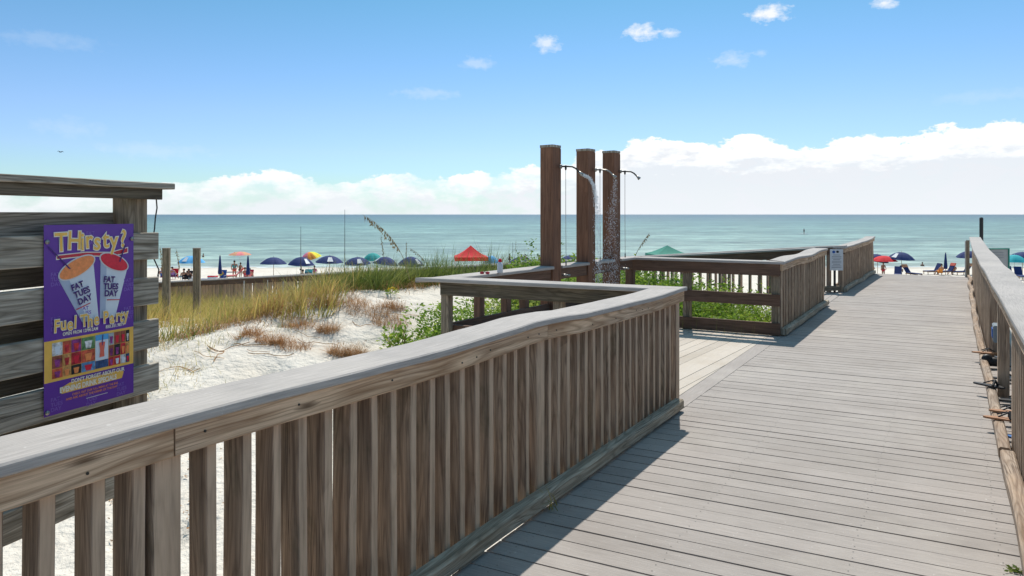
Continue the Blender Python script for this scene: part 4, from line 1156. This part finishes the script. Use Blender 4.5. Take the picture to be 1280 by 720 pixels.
shoe(7.75, .29, -.45, 'black', 'black sandal pointing out onto the walk by the middle post', 'sandal', .27, .10)
shoe(7.55, .47, .3, 'black', 'black sandal on the ledge right of the middle post', 'sandal', .27, .03)
shoe(7.2, .50, -.6, 'darkcloth', 'dark flip flop with its toe under the post', 'flip', .26, .03)
shoe(7.0, .47, .9, 'greyshoe', 'grey flip flop behind the tan pair', 'flip', .26, .03, 'signwhite')
shoe(9.2, .40, .2, 'black', 'black sneaker beside the post in the opening', 'sneaker', .30, .03, 'black')
shoe(9.55, .32, .1, 'tan_leather', 'thin tan sandal poking out beside the black sneaker', 'flip', .26, .10)
shoe(8.5, .45, .0, 'black', 'flat black flip flop in the middle of the ledge', 'flip', .27, .03)
# grey sneaker hung on the rail near the far end of the opening
c = W(9.05, .42, .42)
root = thing('hanging_bag', 'small grey and blue beach bag hanging in the opening of the right railing', 'bag', c)
MB().box(c, .26, .10, .18, UD, .012).build('bag_body', M['greyshoe'], root)
MB().box(c+ZD*.0-VD*.052, .16, .01, .10, UD).build('pocket', M['blueprint'], root)
MB().tube([c+UD*.09+ZD*.1, c+UD*.05+ZD*.26, c-UD*.05+ZD*.26, c-UD*.09+ZD*.1], .008, 6).build('strap', M['black'], root)
# green leaf debris / tuft at bottom right of the walk
c = W(4.02, .25, .0)
V, FA = [], []
for k in range(22): leafy(V, FA, c+Vector((random.gauss(0, .014), random.gauss(0, .008), .004)), .01, .01, 2, .025, .15)
o = quick_mesh('leaf_sprig', V, FA, M['greengrass']); tag(o, 'small green leaf sprig on the walk at the foot of the right curb', 'leaf')
c = W(3.45, -1.95, .06); V, FA = [], []
for k in range(14): blade(V, FA, c.x+random.gauss(0, .03), c.y+random.gauss(0, .03), .0, random.uniform(.12, .26), .005, random.gauss(-2.4, .5), random.uniform(.5, 1.5))
o = quick_mesh('grass_tuft', V, FA, M['grass']); tag(o, 'little straw tuft growing out at the near railing curb', 'grass tuft')

# ------------------------------------------------------------------ beach furniture
def bz(Y): return beach_z(Y)
def umbrella(px, Y, col, lab, name='beach_umbrella', dia=2.2, hgt=2.12, tilt=(0, 0), panel=None, multi=None, rise=.66, group='navy beach umbrellas'):
    c = at(px, Y, 0); z0 = bz(Y); c.z = z0; h = hgt
    root = thing(name, lab, 'beach umbrella', c, group)
    r = dia/2; N_ = 8; rings = 5
    up = Vector((tilt[0], tilt[1], 1)).normalized(); e1 = up.cross(Vector((0, 1, 0))).normalized(); e2 = up.cross(e1)
    top = c+ZD*h
    def pt(a, t):    # t 0 centre .. 1 rim; scalloped
        rr = r*t*(1-.06*(math.cos(a*N_)*.5+.5)*0); ang = a
        k = abs(math.cos(math.pi*((a*N_/(2*math.pi)) % 1)))   # 1 on ribs
        rr *= .93+.07*k
        zz = -rise*(t**2.1)-.05*(1-k)*t*0
        return top+e1*rr*math.cos(ang)+e2*rr*math.sin(ang)+up*(zz)
    groups = {}
    sub = 4
    for s in range(N_):
        mcol = multi[s % len(multi)] if multi else col
        mb = groups.setdefault(mcol, MB()); o = len(mb.v)
        for layer in (0, -.012):
            for j in range(rings+1):
                for k in range(sub+1):
                    a = 2*math.pi*(s+k/sub)/N_; mb.v.append(pt(a, j/rings)+up*layer)
        q = (rings+1)*(sub+1)
        for j in range(rings):
            for k in range(sub):
                i0 = o+j*(sub+1)+k
                mb._face([i0, i0+1, i0+sub+2, i0+sub+1], [(0, 0)]*4); mb._face([i0+q+sub+1, i0+q+sub+2, i0+q+1, i0+q], [(0, 0)]*4)
        for k in range(sub):
            i0 = o+rings*(sub+1)+k; mb._face([i0, i0+1, i0+1+q, i0+q], [(0, 0)]*4)
    for mcol, mb in groups.items(): mb.build('canopy' if len(groups) == 1 else 'canopy_panel', M[mcol], root)
    if panel is not None:
        a0 = panel; mb = MB(); o = 0
        for t in (.50, .90):
            for k in range(3):
                a = a0+(-.24+.24*k)
                mb.v.append(pt(a, t)+up*.05)
        for k in range(2): mb._face([k, k+1, k+4, k+3], [(0, 0)]*4)
        mb.build('white_panel', M['signwhite'], root)
    MB().tube([c-ZD*.3, top-up*.02, top+up*.08], [.022, .022, .012], 8).build('pole', M['chairwood'] if col == 'navy' else M['signwhite'], root)
    return root
def closed_umbrella(px, Y, lab, h=2.25):
    c = at(px, Y, bz(Y)); root = thing('closed_umbrella', lab, 'closed beach umbrella', c, 'closed navy umbrellas')
    MB().tube([c-ZD*.2, c+ZD*h], .025, 8).build('pole', M['chairwood'], root)
    mb = MB(); o = 0; N_ = 12; prof = [(.62, .13), (.8, .15), (1.2, .12), (1.7, .08), (2.1, .05), (2.25, .015)]
    for z, r in prof:
        for k in range(N_):
            rr = r*(1.15 if k % 2 else .8); a = 2*math.pi*k/N_; mb.v.append(c+Vector((rr*math.cos(a), rr*math.sin(a), z)))
    for j in range(len(prof)-1):
        for k in range(N_):
            k2 = (k+1) % N_; mb._face([j*N_+k, j*N_+k2, (j+1)*N_+k2, (j+1)*N_+k], [(0, 0)]*4)
    mb.build('folded_canopy', M['navy'], root, True)
def tent(px, Y, col, lab, w=3.0, eave=2.1, peak=3.05, val=.32):
    c = at(px, Y, bz(Y)); root = thing('canopy_tent', lab, 'canopy tent', c)
    h_ = w/2; rz = .12; ca, sa = math.cos(rz), math.sin(rz)
    def q(x, y, z): return c+Vector((x*ca-y*sa, x*sa+y*ca, z))
    mb = MB(); o = 0; n_ = 6
    cs = [(-h_, -h_), (h_, -h_), (h_, h_), (-h_, h_)]
    for i in range(4):
        a, b = cs[i], cs[(i+1) % 4]; o = len(mb.v)
        for j in range(n_+1):
            t = j/n_
            for s in (0, 1):
                e = a if s == 0 else b; zz = eave+(peak-eave)*(1-t)**1.35
                mb.v.append(q(e[0]*t, e[1]*t, zz))
        for j in range(n_): mb._face([o+2*j, o+2*j+2, o+2*j+3, o+2*j+1], [(0, 0)]*4)
    mb.build('canopy', M[col], root)
    mb = MB()
    for i in range(4):
        a, b = cs[i], cs[(i+1) % 4]
        mb.sweep([q(a[0]*1.005, a[1]*1.005, eave-val/2), q(b[0]*1.005, b[1]*1.005, eave-val/2)], .012, val, ch=.001)
    mb.build('valance', M[col], root)
    for x, y in cs: MB().post(q(x*.97, y*.97, -.2), q(x*.97, y*.97, eave), .05, .05).build('leg', M['signwhite'], root)
PN = -.6
def U(px, Y, lab, **k): umbrella(px, Y, 'navy', lab, tilt=(random.uniform(-.14, .14), random.uniform(-.16, .06)), rise=random.uniform(.5, .68), **k)
# e1 = up x Y ~ -X ... panel angles chosen to face the walk
U(342, 56, 'navy umbrella leftmost of the open navy ones, just right of the orange umbrella', panel=.45)
U(377, 56.5, 'navy umbrella in front of the rainbow umbrella', panel=2.5)
U(412, 54, 'navy umbrella right of the rainbow one, with its white panel facing the walk', panel=1.9, hgt=2.3)
U(447, 56, 'navy umbrella directly left of the teal umbrella', panel=2.0)
U(483, 57, 'navy umbrella half hidden by tall grass, right of the teal umbrella', panel=.5)
U(514, 57, 'navy umbrella behind the grass nearest the red tent', panel=2.6)
U(651, 52, 'navy umbrella just right of the bottle on the rail', panel=1.7, dia=2.35, hgt=2.25)
U(712, 58, 'navy umbrella showing between the first two shower posts', hgt=2.2, dia=2.3)
U(1097, 66, 'navy umbrella behind the red umbrella at the end of the walk', hgt=2.1)
U(1127, 64, 'navy umbrella right of the red umbrella, at the end of the walk', panel=.4, hgt=2.35, dia=2.35)
U(1210, 68, 'navy umbrella seen just left of the far end of the right railing', panel=1.9, hgt=2.35)
U(1278, 66, 'navy umbrella at the right edge of the photo behind the turquoise one', hgt=2.3, dia=2.5)
umbrella(239, 66, 'skyblue', 'light blue umbrella behind the timber post at the left', dia=2.6, hgt=1.95, panel=1.4, group=None)
umbrella(300, 74, 'coral', 'orange and pink umbrella above the standing person', dia=2.4, hgt=2.15, multi=['coral', 'towel', 'pink', 'towel'], rise=.35, group=None)
umbrella(386, 60, 'fyellow', 'rainbow striped umbrella behind a navy one', dia=2.0, hgt=2.45, multi=['fmagenta', 'pink', 'forange', 'fyellow', 'fgreen', 'lilac', 'fmagenta', 'forange'], tilt=(-.25, -.15), rise=.6, group=None)
umbrella(466, 61, 'turq', 'teal umbrella peeking out between two navy ones', dia=1.9, hgt=2.35, group=None)
umbrella(1105, 64.5, 'red', 'bright red umbrella at the left end of the walk opening', dia=2.35, hgt=2.0, rise=.5, group=None)
umbrella(1268, 64, 'teal', 'turquoise umbrella beyond the cap of the right railing', dia=2.1, hgt=2.1, group=None)
umbrella(614, 61, 'skyblue', 'small pale blue umbrella right of the red tent', dia=1.5, hgt=2.1, group=None)
closed_umbrella(275, 58, 'closed navy umbrella standing left of the orange umbrella')
closed_umbrella(310, 57, 'closed navy umbrella standing right of the orange umbrella')
closed_umbrella(1182, 67, 'closed navy umbrella among the loungers at the end of the walk')
tent(588.5, 59, 'red', 'red peaked canopy tent on the beach beyond the grass', w=2.75)
tent(834, 60, 'green', 'green peaked canopy tent whose top shows above the dark rail', w=3.0, eave=2.3)

def lounger(px, Y, rz, towel, lab, back=55, fab='navy', name='beach_lounger'):
    c = at(px, Y, bz(Y)); root = thing(name, lab, 'beach lounger', c, 'beach loungers near the water')
    dx = Vector((math.cos(rz), math.sin(rz), 0)); sy = Vector((-dx.y, dx.x, 0))
    mb = MB()
    for s in (-.3, .3):
        mb.sweep([c+sy*s-dx*.95+ZD*.30, c+sy*s+dx*.35+ZD*.34], .05, .06)
    mb.build('frame', M['chairwood'], root)
    for a in (-.85, .3):
        for s in (-.28, .28): MB().post(c+sy*s+dx*a-ZD*.05, c+sy*s+dx*a+ZD*.32, .05, .05, face=dx).build('leg', M['chairwood'], root)
    MB().sweep([c-dx*.95+ZD*.38, c-dx*.3+ZD*.385, c+dx*.32+ZD*.40], .58, .08, ch=.02).build('seat', M[fab], root)
    b = math.radians(back)
    MB().sweep([c+dx*.3+ZD*.42, c+dx*(.3+.8*math.cos(b))+ZD*(.42+.8*math.sin(b))], .58, .08, up=-dx, ch=.02).build('backrest', M[fab], root)
    if towel:
        e = c+dx*(.3+.55*math.cos(b))+ZD*(.42+.55*math.sin(b)); f_ = c+dx*(.3+.84*math.cos(b))+ZD*(.44+.84*math.sin(b))
        MB().sweep([e, f_], .62, .13, up=-dx, ch=.02).build('towel', M[towel], root)
lounger(1122, 62, 1.0, None, 'navy lounger beneath the navy umbrella, left side', 50)
lounger(1139, 64, 1.9, 'towel', 'navy lounger with an orange towel, right under the navy umbrella', 55)
lounger(1167, 68, .15, None, 'navy lounger standing alone left of the closed umbrella', 62)
lounger(1184, 67.5, .15, 'coral', 'navy lounger with coral towel beside the closed umbrella', 60)
lounger(1204, 67, .1, 'towel', 'navy lounger under the far umbrella beside the rail end', 58)
lounger(1262, 61, 1.2, None, 'dark lounger beneath the turquoise umbrella', 60)
lounger(1275, 60, 1.2, None, 'dark lounger at the right edge of the photo', 60)
lounger(291, 60, .4, 'coral', 'lounger with coral towel in front of the standing person', 45, 'pink')
lounger(344, 54, 1.6, None, 'low dark lounger under the leftmost open navy umbrella', 10, 'darkcloth')
lounger(383, 55, 1.6, 'teal', 'lounger with teal towel under the rainbow umbrella', 50)

def beach_chair(px, Y, col, lab, rz=1.57):
    c = at(px, Y, bz(Y)); root = thing('beach_chair', lab, 'beach chair', c, 'low beach chairs')
    dx = Vector((math.cos(rz), math.sin(rz), 0)); sy = Vector((-dx.y, dx.x, 0))
    MB().sweep([c-dx*.25+ZD*.28, c+dx*.2+ZD*.24], .55, .03).build('seat', M[col], root)
    MB().sweep([c+dx*.2+ZD*.24, c+dx*.45+ZD*.92], .55, .03, up=-dx).build('backrest', M[col], root)
    for s in (-.28, .28):
        MB().tube([c+sy*s-dx*.3, c+sy*s-dx*.2+ZD*.45, c+sy*s+dx*.3+ZD*.48, c+sy*s+dx*.42+ZD*.0], .018, 6).build('leg', M['metal'], root)
beach_chair(204, 60, 'red', 'red beach chair leftmost behind the tall fence')
beach_chair(217, 61, 'red', 'red beach chair between the two timber posts')
beach_chair(311, 59, 'redprint', 'dark red beach chair at the closed umbrella on the right')
beach_chair(277, 58.5, 'blueprint', 'blue beach chair at the closed umbrella on the left')
beach_chair(234, 57, 'darkcloth', 'black beach chair under the light blue umbrella')
def cooler(px, Y, body, lid, lab, s=1.0):
    c = at(px, Y, bz(Y)); root = thing('cooler', lab, 'cooler', c, 'beach coolers')
    MB().box(c+ZD*.2*s, .62*s, .38*s, .40*s, (1, .1, 0), .03).build('body', M[body], root)
    MB().box(c+ZD*.43*s, .65*s, .41*s, .07*s, (1, .1, 0), .02).build('lid', M[lid], root)
    MB().tube([c+Vector((-.3*s, -.2*s, .3*s)), c+Vector((-.25*s, -.24*s, .5*s)), c+Vector((.25*s, -.24*s, .5*s)), c+Vector((.3*s, -.2*s, .3*s))], .015, 6).build('handle', M['signwhite'], root)
cooler(266, 57, 'signwhite', 'red', 'white cooler with red lid left of the people under the orange umbrella', 1.15)
cooler(257, 55, 'teal', 'blueprint', 'small teal cooler beside the timber post', .9)
def table(px, Y, lab):
    c = at(px, Y, bz(Y)); root = thing('side_table', lab, 'side table', c, 'small dark tables under the umbrella')
    MB().box(c+ZD*.62, .75, .5, .10).build('table_top', M['joist'], root)
    MB().post(c-ZD*.1, c+ZD*.6, .3, .3).build('leg', M['joist'], root)
table(331, 50, 'small dark table left of the umbrella pole'); table(348, 49.5, 'small dark table right of the umbrella pole')

# ------------------------------------------------------------------ people
def skin_mesh(name, joints, edges, radii, mat, parent, levels=1):
    me = bpy.data.meshes.new(name); me.from_pydata([tuple(j) for j in joints], edges, [])
    ob = bpy.data.objects.new(name, me); COL.objects.link(ob)
    ob.modifiers.new('s', 'SKIN'); sk = me.skin_vertices[0].data if me.skin_vertices else None
    if sk is None:
        me.skin_vertices if hasattr(me, 'skin_vertices') else None
    if not me.skin_vertices:
        bpy.context.view_layer.objects.active = ob
    for i, r in enumerate(radii):
        if me.skin_vertices: me.skin_vertices[0].data[i].radius = r
    if me.skin_vertices: me.skin_vertices[0].data[0].use_root = True
    sb = ob.modifiers.new('d', 'SUBSURF'); sb.levels = levels; sb.render_levels = levels
    dg = bpy.context.evaluated_depsgraph_get(); dg.update()
    m2 = bpy.data.meshes.new_from_object(ob.evaluated_get(dg)); bpy.data.objects.remove(ob)
    m2.name = name; m2.materials.clear(); m2.materials.append(M[mat]); m2.polygons.foreach_set('use_smooth', [True]*len(m2.polygons))
    o = bpy.data.objects.new(name, m2); COL.objects.link(o)
    if parent: o.parent = parent; o.matrix_parent_inverse = world_of(parent).inverted()
    return o
def person(px, Y, pose, top, bottom, lab, rz=0.0, h=1.7, skin='skin', z=None, hat=None, group=None, hair='hair'):
    c = at(px, Y, bz(Y) if z is None else z); s = h/1.7
    root = thing('person', lab, 'person', c, group)
    ca, sa = math.cos(rz), math.sin(rz)
    def q(x, y, zz): return c+Vector((x*ca-y*sa, x*sa+y*ca, zz))*s if False else Vector((c.x+(x*ca-y*sa)*s, c.y+(x*sa+y*ca)*s, c.z+zz*s))
    if pose == 'stand':
        J = dict(pel=(0, 0, .92), chest=(0, 0, 1.22), neck=(0, 0, 1.42), head=(0, -.02, 1.55), crown=(0, 0, 1.66),
                 sl=(-.18, 0, 1.36), el=(-.25, -.02, 1.10), hl=(-.24, -.12, .88), tl=(-.24, -.14, .79), sr=(.18, 0, 1.36), er=(.27, .0, 1.12), hr=(.22, -.16, .96), tr=(.20, -.22, .92),
                 kl=(-.10, -.02, .50), al=(-.11, .02, .08), fl=(-.12, -.14, .03), kr=(.10, -.03, .50), ar=(.13, .03, .08), fr=(.14, -.13, .03), pl=(-.09, 0, .86), pr=(.09, 0, .86))
    elif pose == 'sit':
        J = dict(pel=(0, .05, .36), chest=(0, .20, .66), neck=(0, .26, .86), head=(0, .24, 1.0), crown=(0, .27, 1.11),
                 sl=(-.18, .24, .80), el=(-.27, .12, .55), hl=(-.2, -.08, .50), tl=(-.18, -.16, .50), sr=(.18, .24, .80), er=(.27, .12, .55), hr=(.2, -.08, .50), tr=(.18, -.16, .5),
                 kl=(-.12, -.36, .46), al=(-.12, -.52, .08), fl=(-.12, -.66, .04), kr=(.12, -.36, .46), ar=(.14, -.52, .08), fr=(.14, -.66, .04), pl=(-.09, 0, .36), pr=(.09, 0, .36))
    names = list(J); idx = {k: i for i, k in enumerate(names)}
    rad = dict(pel=.13, chest=.13, neck=.055, head=.088, crown=.06, sl=.06, el=.042, hl=.028, tl=.022, sr=.06, er=.042, hr=.028, tr=.022, kl=.058, al=.038, fl=.032, kr=.058, ar=.038, fr=.032, pl=.085, pr=.085)
    E_ = [('pel', 'chest'), ('chest', 'neck'), ('neck', 'head'), ('head', 'crown'), ('chest', 'sl'), ('sl', 'el'), ('el', 'hl'), ('hl', 'tl'), ('chest', 'sr'), ('sr', 'er'), ('er', 'hr'), ('hr', 'tr'),
          ('pel', 'pl'), ('pl', 'kl'), ('kl', 'al'), ('al', 'fl'), ('pel', 'pr'), ('pr', 'kr'), ('kr', 'ar'), ('ar', 'fr')]
    skin_mesh('body', [q(*J[k]) for k in names], [(idx[a], idx[b]) for a, b in E_], [(rad[k]*s, rad[k]*s) for k in names], skin, root)
    def part(nm, ks, es, rs, mat):
        id2 = {k: i for i, k in enumerate(ks)}
        skin_mesh(nm, [q(*J[k]) for k in ks], [(id2[a], id2[b]) for a, b in es], [(r*s, r*s) for r in rs], mat, root)
    if top: part('shirt', ['pel', 'chest', 'sl', 'sr'], [('pel', 'chest'), ('chest', 'sl'), ('chest', 'sr')], [.15, .155, .082, .082], top)
    if bottom:
        ks = ['pel', 'pl', 'kl', 'pr', 'kr']
        J2 = dict(J); J = dict(J); J['kl'] = tuple(a*.45+b*.55 for a, b in zip(J['pl'], J['kl'])); J['kr'] = tuple(a*.45+b*.55 for a, b in zip(J['pr'], J['kr']))
        id2 = {k: i for i, k in enumerate(ks)}
        skin_mesh('shorts', [q(*J[k]) for k in ks], [(0, 1), (1, 2), (0, 3), (3, 4)], [(r*s, r*s) for r in (.152, .105, .095, .105, .095)], bottom, root)
        J = J2
    hd = Vector(q(*J['head'])); 
    MB().ell(hd+ZD*.05*s+Vector((0, .018, 0)), .098*s, .105*s, .098*s, 12, 8).build('hair', M[hat or hair], root, True)
    return root
person(293, 61, 'stand', 'turq', 'coral', 'person in teal top and orange bottoms standing below the orange umbrella', .3)
person(300.5, 62.5, 'stand', None, 'darkcloth', 'person without shirt standing just right of the one in the teal top', 1.2, 1.45, 'skin_dark')
person(278, 59, 'sit', 'fyellow', 'blueprint', 'person in yellow sitting beside the left closed umbrella', 2.9)
person(308, 60, 'sit', 'redprint', 'redprint', 'person in dark red sitting beside the right closed umbrella', 3.0)
person(313, 58.5, 'sit', 'pink', 'darkcloth', 'person in pink sitting right of the closed umbrella', 3.2)
person(204, 60, 'sit', 'blueprint', 'blueprint', 'person in dark blue in the leftmost red chair', 3.1)
person(217, 61, 'sit', 'lilac', 'blueprint', 'person in purple in the red chair between the timber posts', 3.1)
person(231, 57.5, 'sit', 'darkcloth', 'darkcloth', 'person in black sitting left under the light blue umbrella', 3.3, skin='skin')
person(239, 57, 'sit', 'darkcloth', 'signwhite', 'person in black top and white shorts right under the light blue umbrella', 2.7, skin='skin_dark')
person(379, 56, 'sit', None, 'teal', 'shirtless person sitting under the navy umbrella by the rainbow one', 3.3)
person(393, 57, 'stand', 'fmagenta', 'darkcloth', 'person in magenta beside the rainbow umbrella', .2, 1.4)
person(1090, 63, 'stand', 'coral', 'redprint', 'person in coral standing leftmost under the red umbrella', .4, 1.5)
person(1104, 62.5, 'stand', None, 'redprint', 'shirtless person standing right under the red umbrella', .2, 1.5, 'skin_dark')
person(1124, 63.5, 'sit', 'signwhite', 'darkcloth', 'person in white sitting under the navy umbrella at the walk end', 3.3)
person(1175, 67, 'sit', 'forange', 'forange', 'person in orange sitting between the two loungers', 3.2)
person(1191, 68, 'sit', 'towel', 'darkcloth', 'person in tan sitting right of the closed umbrella', 3.0)
for px, Y, lab in ((652, 88, 'dark haired bather right behind the navy umbrella past the bottle, left one of the pair'), (656.5, 88.5, 'dark haired bather, right one of the pair behind the navy umbrella'), (637, 90, 'bather in the shallows directly above the bottle'), (674.5, 87, 'bather in the shallows just left of the first shower post'),
                   (293, 108, 'bather in the water directly above the orange umbrella'), (254, 104, 'bather in the water right of the timber post'), (1153, 86, 'lone bather crouching low in the shallows at the walk end')):
    person(px, Y, 'stand', 'darkcloth' if px != 656.5 else 'coral', 'darkcloth', lab, random.uniform(0, 6), 1.6, random.choice(('skin', 'skin_dark')), z=-5.85 if Y > 95 else -5.9 if px == 1153 else -5.05)
# figure far out on a board
c = at(1005, 225, -4.8)
root0 = thing('paddle_board', 'low board carrying a distant dark figure far out on the sea', 'paddle board', c)
mb = MB(); mb.ell(c+ZD*.06, 1.6, .4, .09, 16, 6); mb.build('board_hull', M['signwhite'], root0, True)
person(1005, 225, 'stand', 'darkcloth', 'darkcloth', 'tiny dark figure upright on a board far out on the sea', .5, 1.75, 'skin_dark', z=-4.68)
# fishing rods
def rod(px, Y, ytop, lab):
    c = at(px, Y, bz(Y)); zt_ = zy(ytop, Y); root = thing('fishing_rod', lab, 'fishing rod', c, 'surf rods standing in the sand')
    MB().tube([c-ZD*.3, c+ZD*1.1], .03, 8).build('rod_holder', M['signwhite'], root)
    MB().tube([c+ZD*.5, c+ZD*2.6, Vector((c.x, c.y, zt_))], [.028, .02, .010], 6).build('rod_blank', M['black'], root)
    MB().tube([c+ZD*1.5+Vector((-.05, -.06, 0)), c+ZD*1.5+Vector((.05, -.06, 0))], .06, 10).build('reel', M['black'], root)
    for z_ in (3.0, 3.6): 
        if c.z+z_ < zt_: MB().tube([c+ZD*z_+Vector((-.03, 0, 0)), c+ZD*z_+Vector((.03, 0, 0))], .02, 6).build('line_guide', M['metal'], root)
rod(431, 40, 262, 'tall dark surf rod rising past the horizon between two navy umbrellas')
rod(376, 48, 283, 'thin surf rod rising beside the rainbow umbrella')
rod(641, 55, 303, 'short surf rod behind the rail right of the bottle')
# gull
c = Vector((-39.7*1.6, 96, 1.7+78*96/F)); root = thing('gull', 'tiny dark gull gliding in the sky above the tall fence', 'bird', c)
MB().ell(c, .22, .07, .06, 10, 6).build('body', M['darkcloth'], root, True)
for s_ in (-1, 1):
    MB().tube([c, c+Vector((s_*.1, .3*s_, .12)), c+Vector((s_*.05, .62*s_, .02))], [.05, .04, .01], 5).build('wing', M['darkcloth'], root, True)

# ------------------------------------------------------------------ sky, sun, camera
SUNV = Vector((.165, .70, 1.0)).normalized()
elev = math.asin(SUNV.z); azim = math.atan2(SUNV.x, SUNV.y)
w = bpy.data.worlds.new('World'); sc.world = w; w.use_nodes = True
nt = w.node_tree; nt.nodes.clear(); g = NG(nt)
out = nt.nodes.new('ShaderNodeOutputWorld'); bg = nt.nodes.new('ShaderNodeBackground'); nt.links.new(bg.outputs[0], out.inputs[0])
sky = nt.nodes.new('ShaderNodeTexSky'); sky.sky_type = 'NISHITA'; sky.sun_disc = False; sky.sun_elevation = elev; sky.sun_rotation = azim
sky.air_density = 1.0; sky.dust_density = .35; sky.ozone_density = 2.2
STR = .099
tc = g.n('ShaderNodeTexCoord').outputs['Generated']
sp = g.n('ShaderNodeSeparateXYZ', inp={0: tc}); X_, Y_, Z_ = sp.outputs
az = g.math('ARCTAN2', X_, Y_)                       # radians, 0 = straight out to sea
hz = g.math('SQRT', g.math('ADD', g.math('MULTIPLY', X_, X_), g.math('MULTIPLY', Y_, Y_)))
el = g.math('ARCTAN2', Z_, hz)
# tint the whole sky a deeper blue
skc = g.mix(1.0, sky.outputs[0], (.385, .70, .755), 'MULTIPLY')
low = g.math('MULTIPLY', g.mapr(el, math.radians(1), math.radians(5)), g.mapr(el, math.radians(18), math.radians(8)))
skc = g.mix(low, skc, g.mix(1.0, skc, (1.48, 1.0, 1.19), 'MULTIPLY'))
high = g.mapr(el, math.radians(24), math.radians(42))  # unseen upper sky brightened and warmed again as added fill light
skc = g.mix(high, skc, g.mix(1.0, skc, (3.0, 1.95, 1.42), 'MULTIPLY'))
hs = g.n('ShaderNodeHueSaturation', inp={'Saturation': .98, 'Value': SKYV if 'SKYV' in globals() else 1.0, 'Color': skc}); skc = hs.outputs[0]
cv = g.n('ShaderNodeCombineXYZ', inp={0: az, 1: el, 2: 0.0}).outputs[0]
# cloud bank tops (elevation by azimuth), in degrees
tops = [(-180, 5), (-120, 3), (-60, 2.5), (-37, 1.6), (-29, 1.5), (-26, 3.0), (-22, 2.6), (-18.5, 3.6), (-15, 2.6), (-11, 3.0), (-9, 4.0), (-6, 2.8), (-3, 3.5), (2, 3.9), (7, 5.0), (10, 6.2), (14, 6.3), (17, 5.8), (20, 5.9), (23, 5.4), (27, 5.8), (31, 5.7), (34.5, 6.6), (37, 6.2), (60, 5), (120, 4), (180, 5)]
fac = g.mapr(az, -math.pi, math.pi)
tp = g.ramp(fac, [((a+180)/360, t/10) for a, t in tops], 'B_SPLINE')
topel = g.math('MULTIPLY', tp, math.radians(10))
n1 = g.noise(g.mapping(cv, (16, 30, 1), (3.1, 0, 0)), 1.0, 6, .58)
n2 = g.noise(g.mapping(cv, (60, 95, 1), (1, 5, 0)), 1.0, 6, .6)
edge = g.math('ADD', topel, g.math('ADD', g.math('MULTIPLY', g.math('SUBTRACT', n1, .5), math.radians(3.2)), g.math('MULTIPLY', g.math('SUBTRACT', n2, .5), math.radians(1.1))))
depth = g.math('SUBTRACT', edge, el)                 # >0 inside the bank
cmask = g.mapr(depth, math.radians(-.03), math.radians(.18)); 
soft = g.math('MAXIMUM', g.mapr(n1, .40, .56, .3, 1.0), g.mapr(az, math.radians(-6), math.radians(6), 0, .95))
cmask = g.math('MULTIPLY', cmask, soft)
cmask = g.math('MULTIPLY', cmask, g.mapr(az, math.radians(-32), math.radians(3), .86, 1.0))
# brightness: white crests, mauve grey hollows
n3 = g.noise(g.mapping(cv, (22, 60, 1), (9, 2, 0)), 1.0, 5, .6)
inner = g.mapr(g.math('ADD', depth, g.math('MULTIPLY', g.math('SUBTRACT', n3, .5), math.radians(6))), math.radians(1.1), math.radians(2.3))
cl = g.mix(inner, (7.3, 7.3, 7.25), (5.55, 5.8, 6.15))
haze = g.mapr(el, math.radians(.0), math.radians(2.6), 1, 0)
cl = g.mix(g.math('MULTIPLY', haze, .6), cl, (6.0, 6.15, 6.35))
col = g.mix(cmask, skc, cl)
hz2 = g.math('MULTIPLY', g.math('POWER', g.mapr(el, math.radians(-.5), math.radians(5.5), 1, 0), 1.6), .7)
col = g.mix(hz2, col, (5.9, 6.15, 6.5))
# little fair weather puffs higher up
for (px, py, rx, ry, amt) in ((684, 55, 13, 9, .7), (803, 40, 17, 8, .9), (837, 42, 9, 5, .7), (963, 16, 20, 9, 1.0), (1107, 3, 14, 6, .9), (597, 79, 17, 7, .3), (915, 74, 20, 8, .35), (952, 67, 8, 4, .25), (535, 117, 30, 6, .2), (190, 188, 60, 8, .14), (60, 50, 60, 9, .12), (1230, 120, 60, 7, .10), (85, 160, 40, 10, .12)):
    a0 = math.atan2(px-640, F); e0 = math.atan2(268-py, math.hypot(px-640, F)); k = math.cos(a0)/F
    dx = g.math('DIVIDE', g.math('SUBTRACT', az, a0), rx*k*math.cos(a0)*1.2); dy = g.math('DIVIDE', g.math('SUBTRACT', el, e0), ry*k*1.2)
    d2 = g.math('SQRT', g.math('ADD', g.math('MULTIPLY', dx, dx), g.math('MULTIPLY', dy, dy)))
    d2 = g.math('ADD', d2, g.math('MULTIPLY', g.math('SUBTRACT', n2, .5), 2.6))
    mk = g.math('MULTIPLY', g.mapr(d2, .2, 1.15, 1, 0), amt)
    col = g.mix(mk, col, (6.3, 6.5, 6.8))
nt.links.new(col, bg.inputs[0]); bg.inputs[1].default_value = STR

sl = bpy.data.lights.new('sun', 'SUN'); sl.energy = 3.15; sl.angle = R(.53); sl.color = (1, .94, .865)
so = bpy.data.objects.new('sun', sl); COL.objects.link(so); so.rotation_euler = (-SUNV).to_track_quat('-Z', 'Y').to_euler(); so.location = (5, 10, 30)
cam = bpy.data.cameras.new('camera'); co = bpy.data.objects.new('camera', cam); COL.objects.link(co)
co.location = (0, 0, 1.7); co.rotation_euler = (math.pi/2, 0, 0); cam.sensor_width = 36; cam.lens = 36*F/1280; cam.shift_y = -92/1280
cam.clip_start = .05; cam.clip_end = 100000
sc.camera = co
sc.view_settings.view_transform = 'Standard'; sc.view_settings.look = 'None'; sc.view_settings.exposure = 0.62; sc.view_settings.gamma = 1
sc.cycles.max_bounces = 8
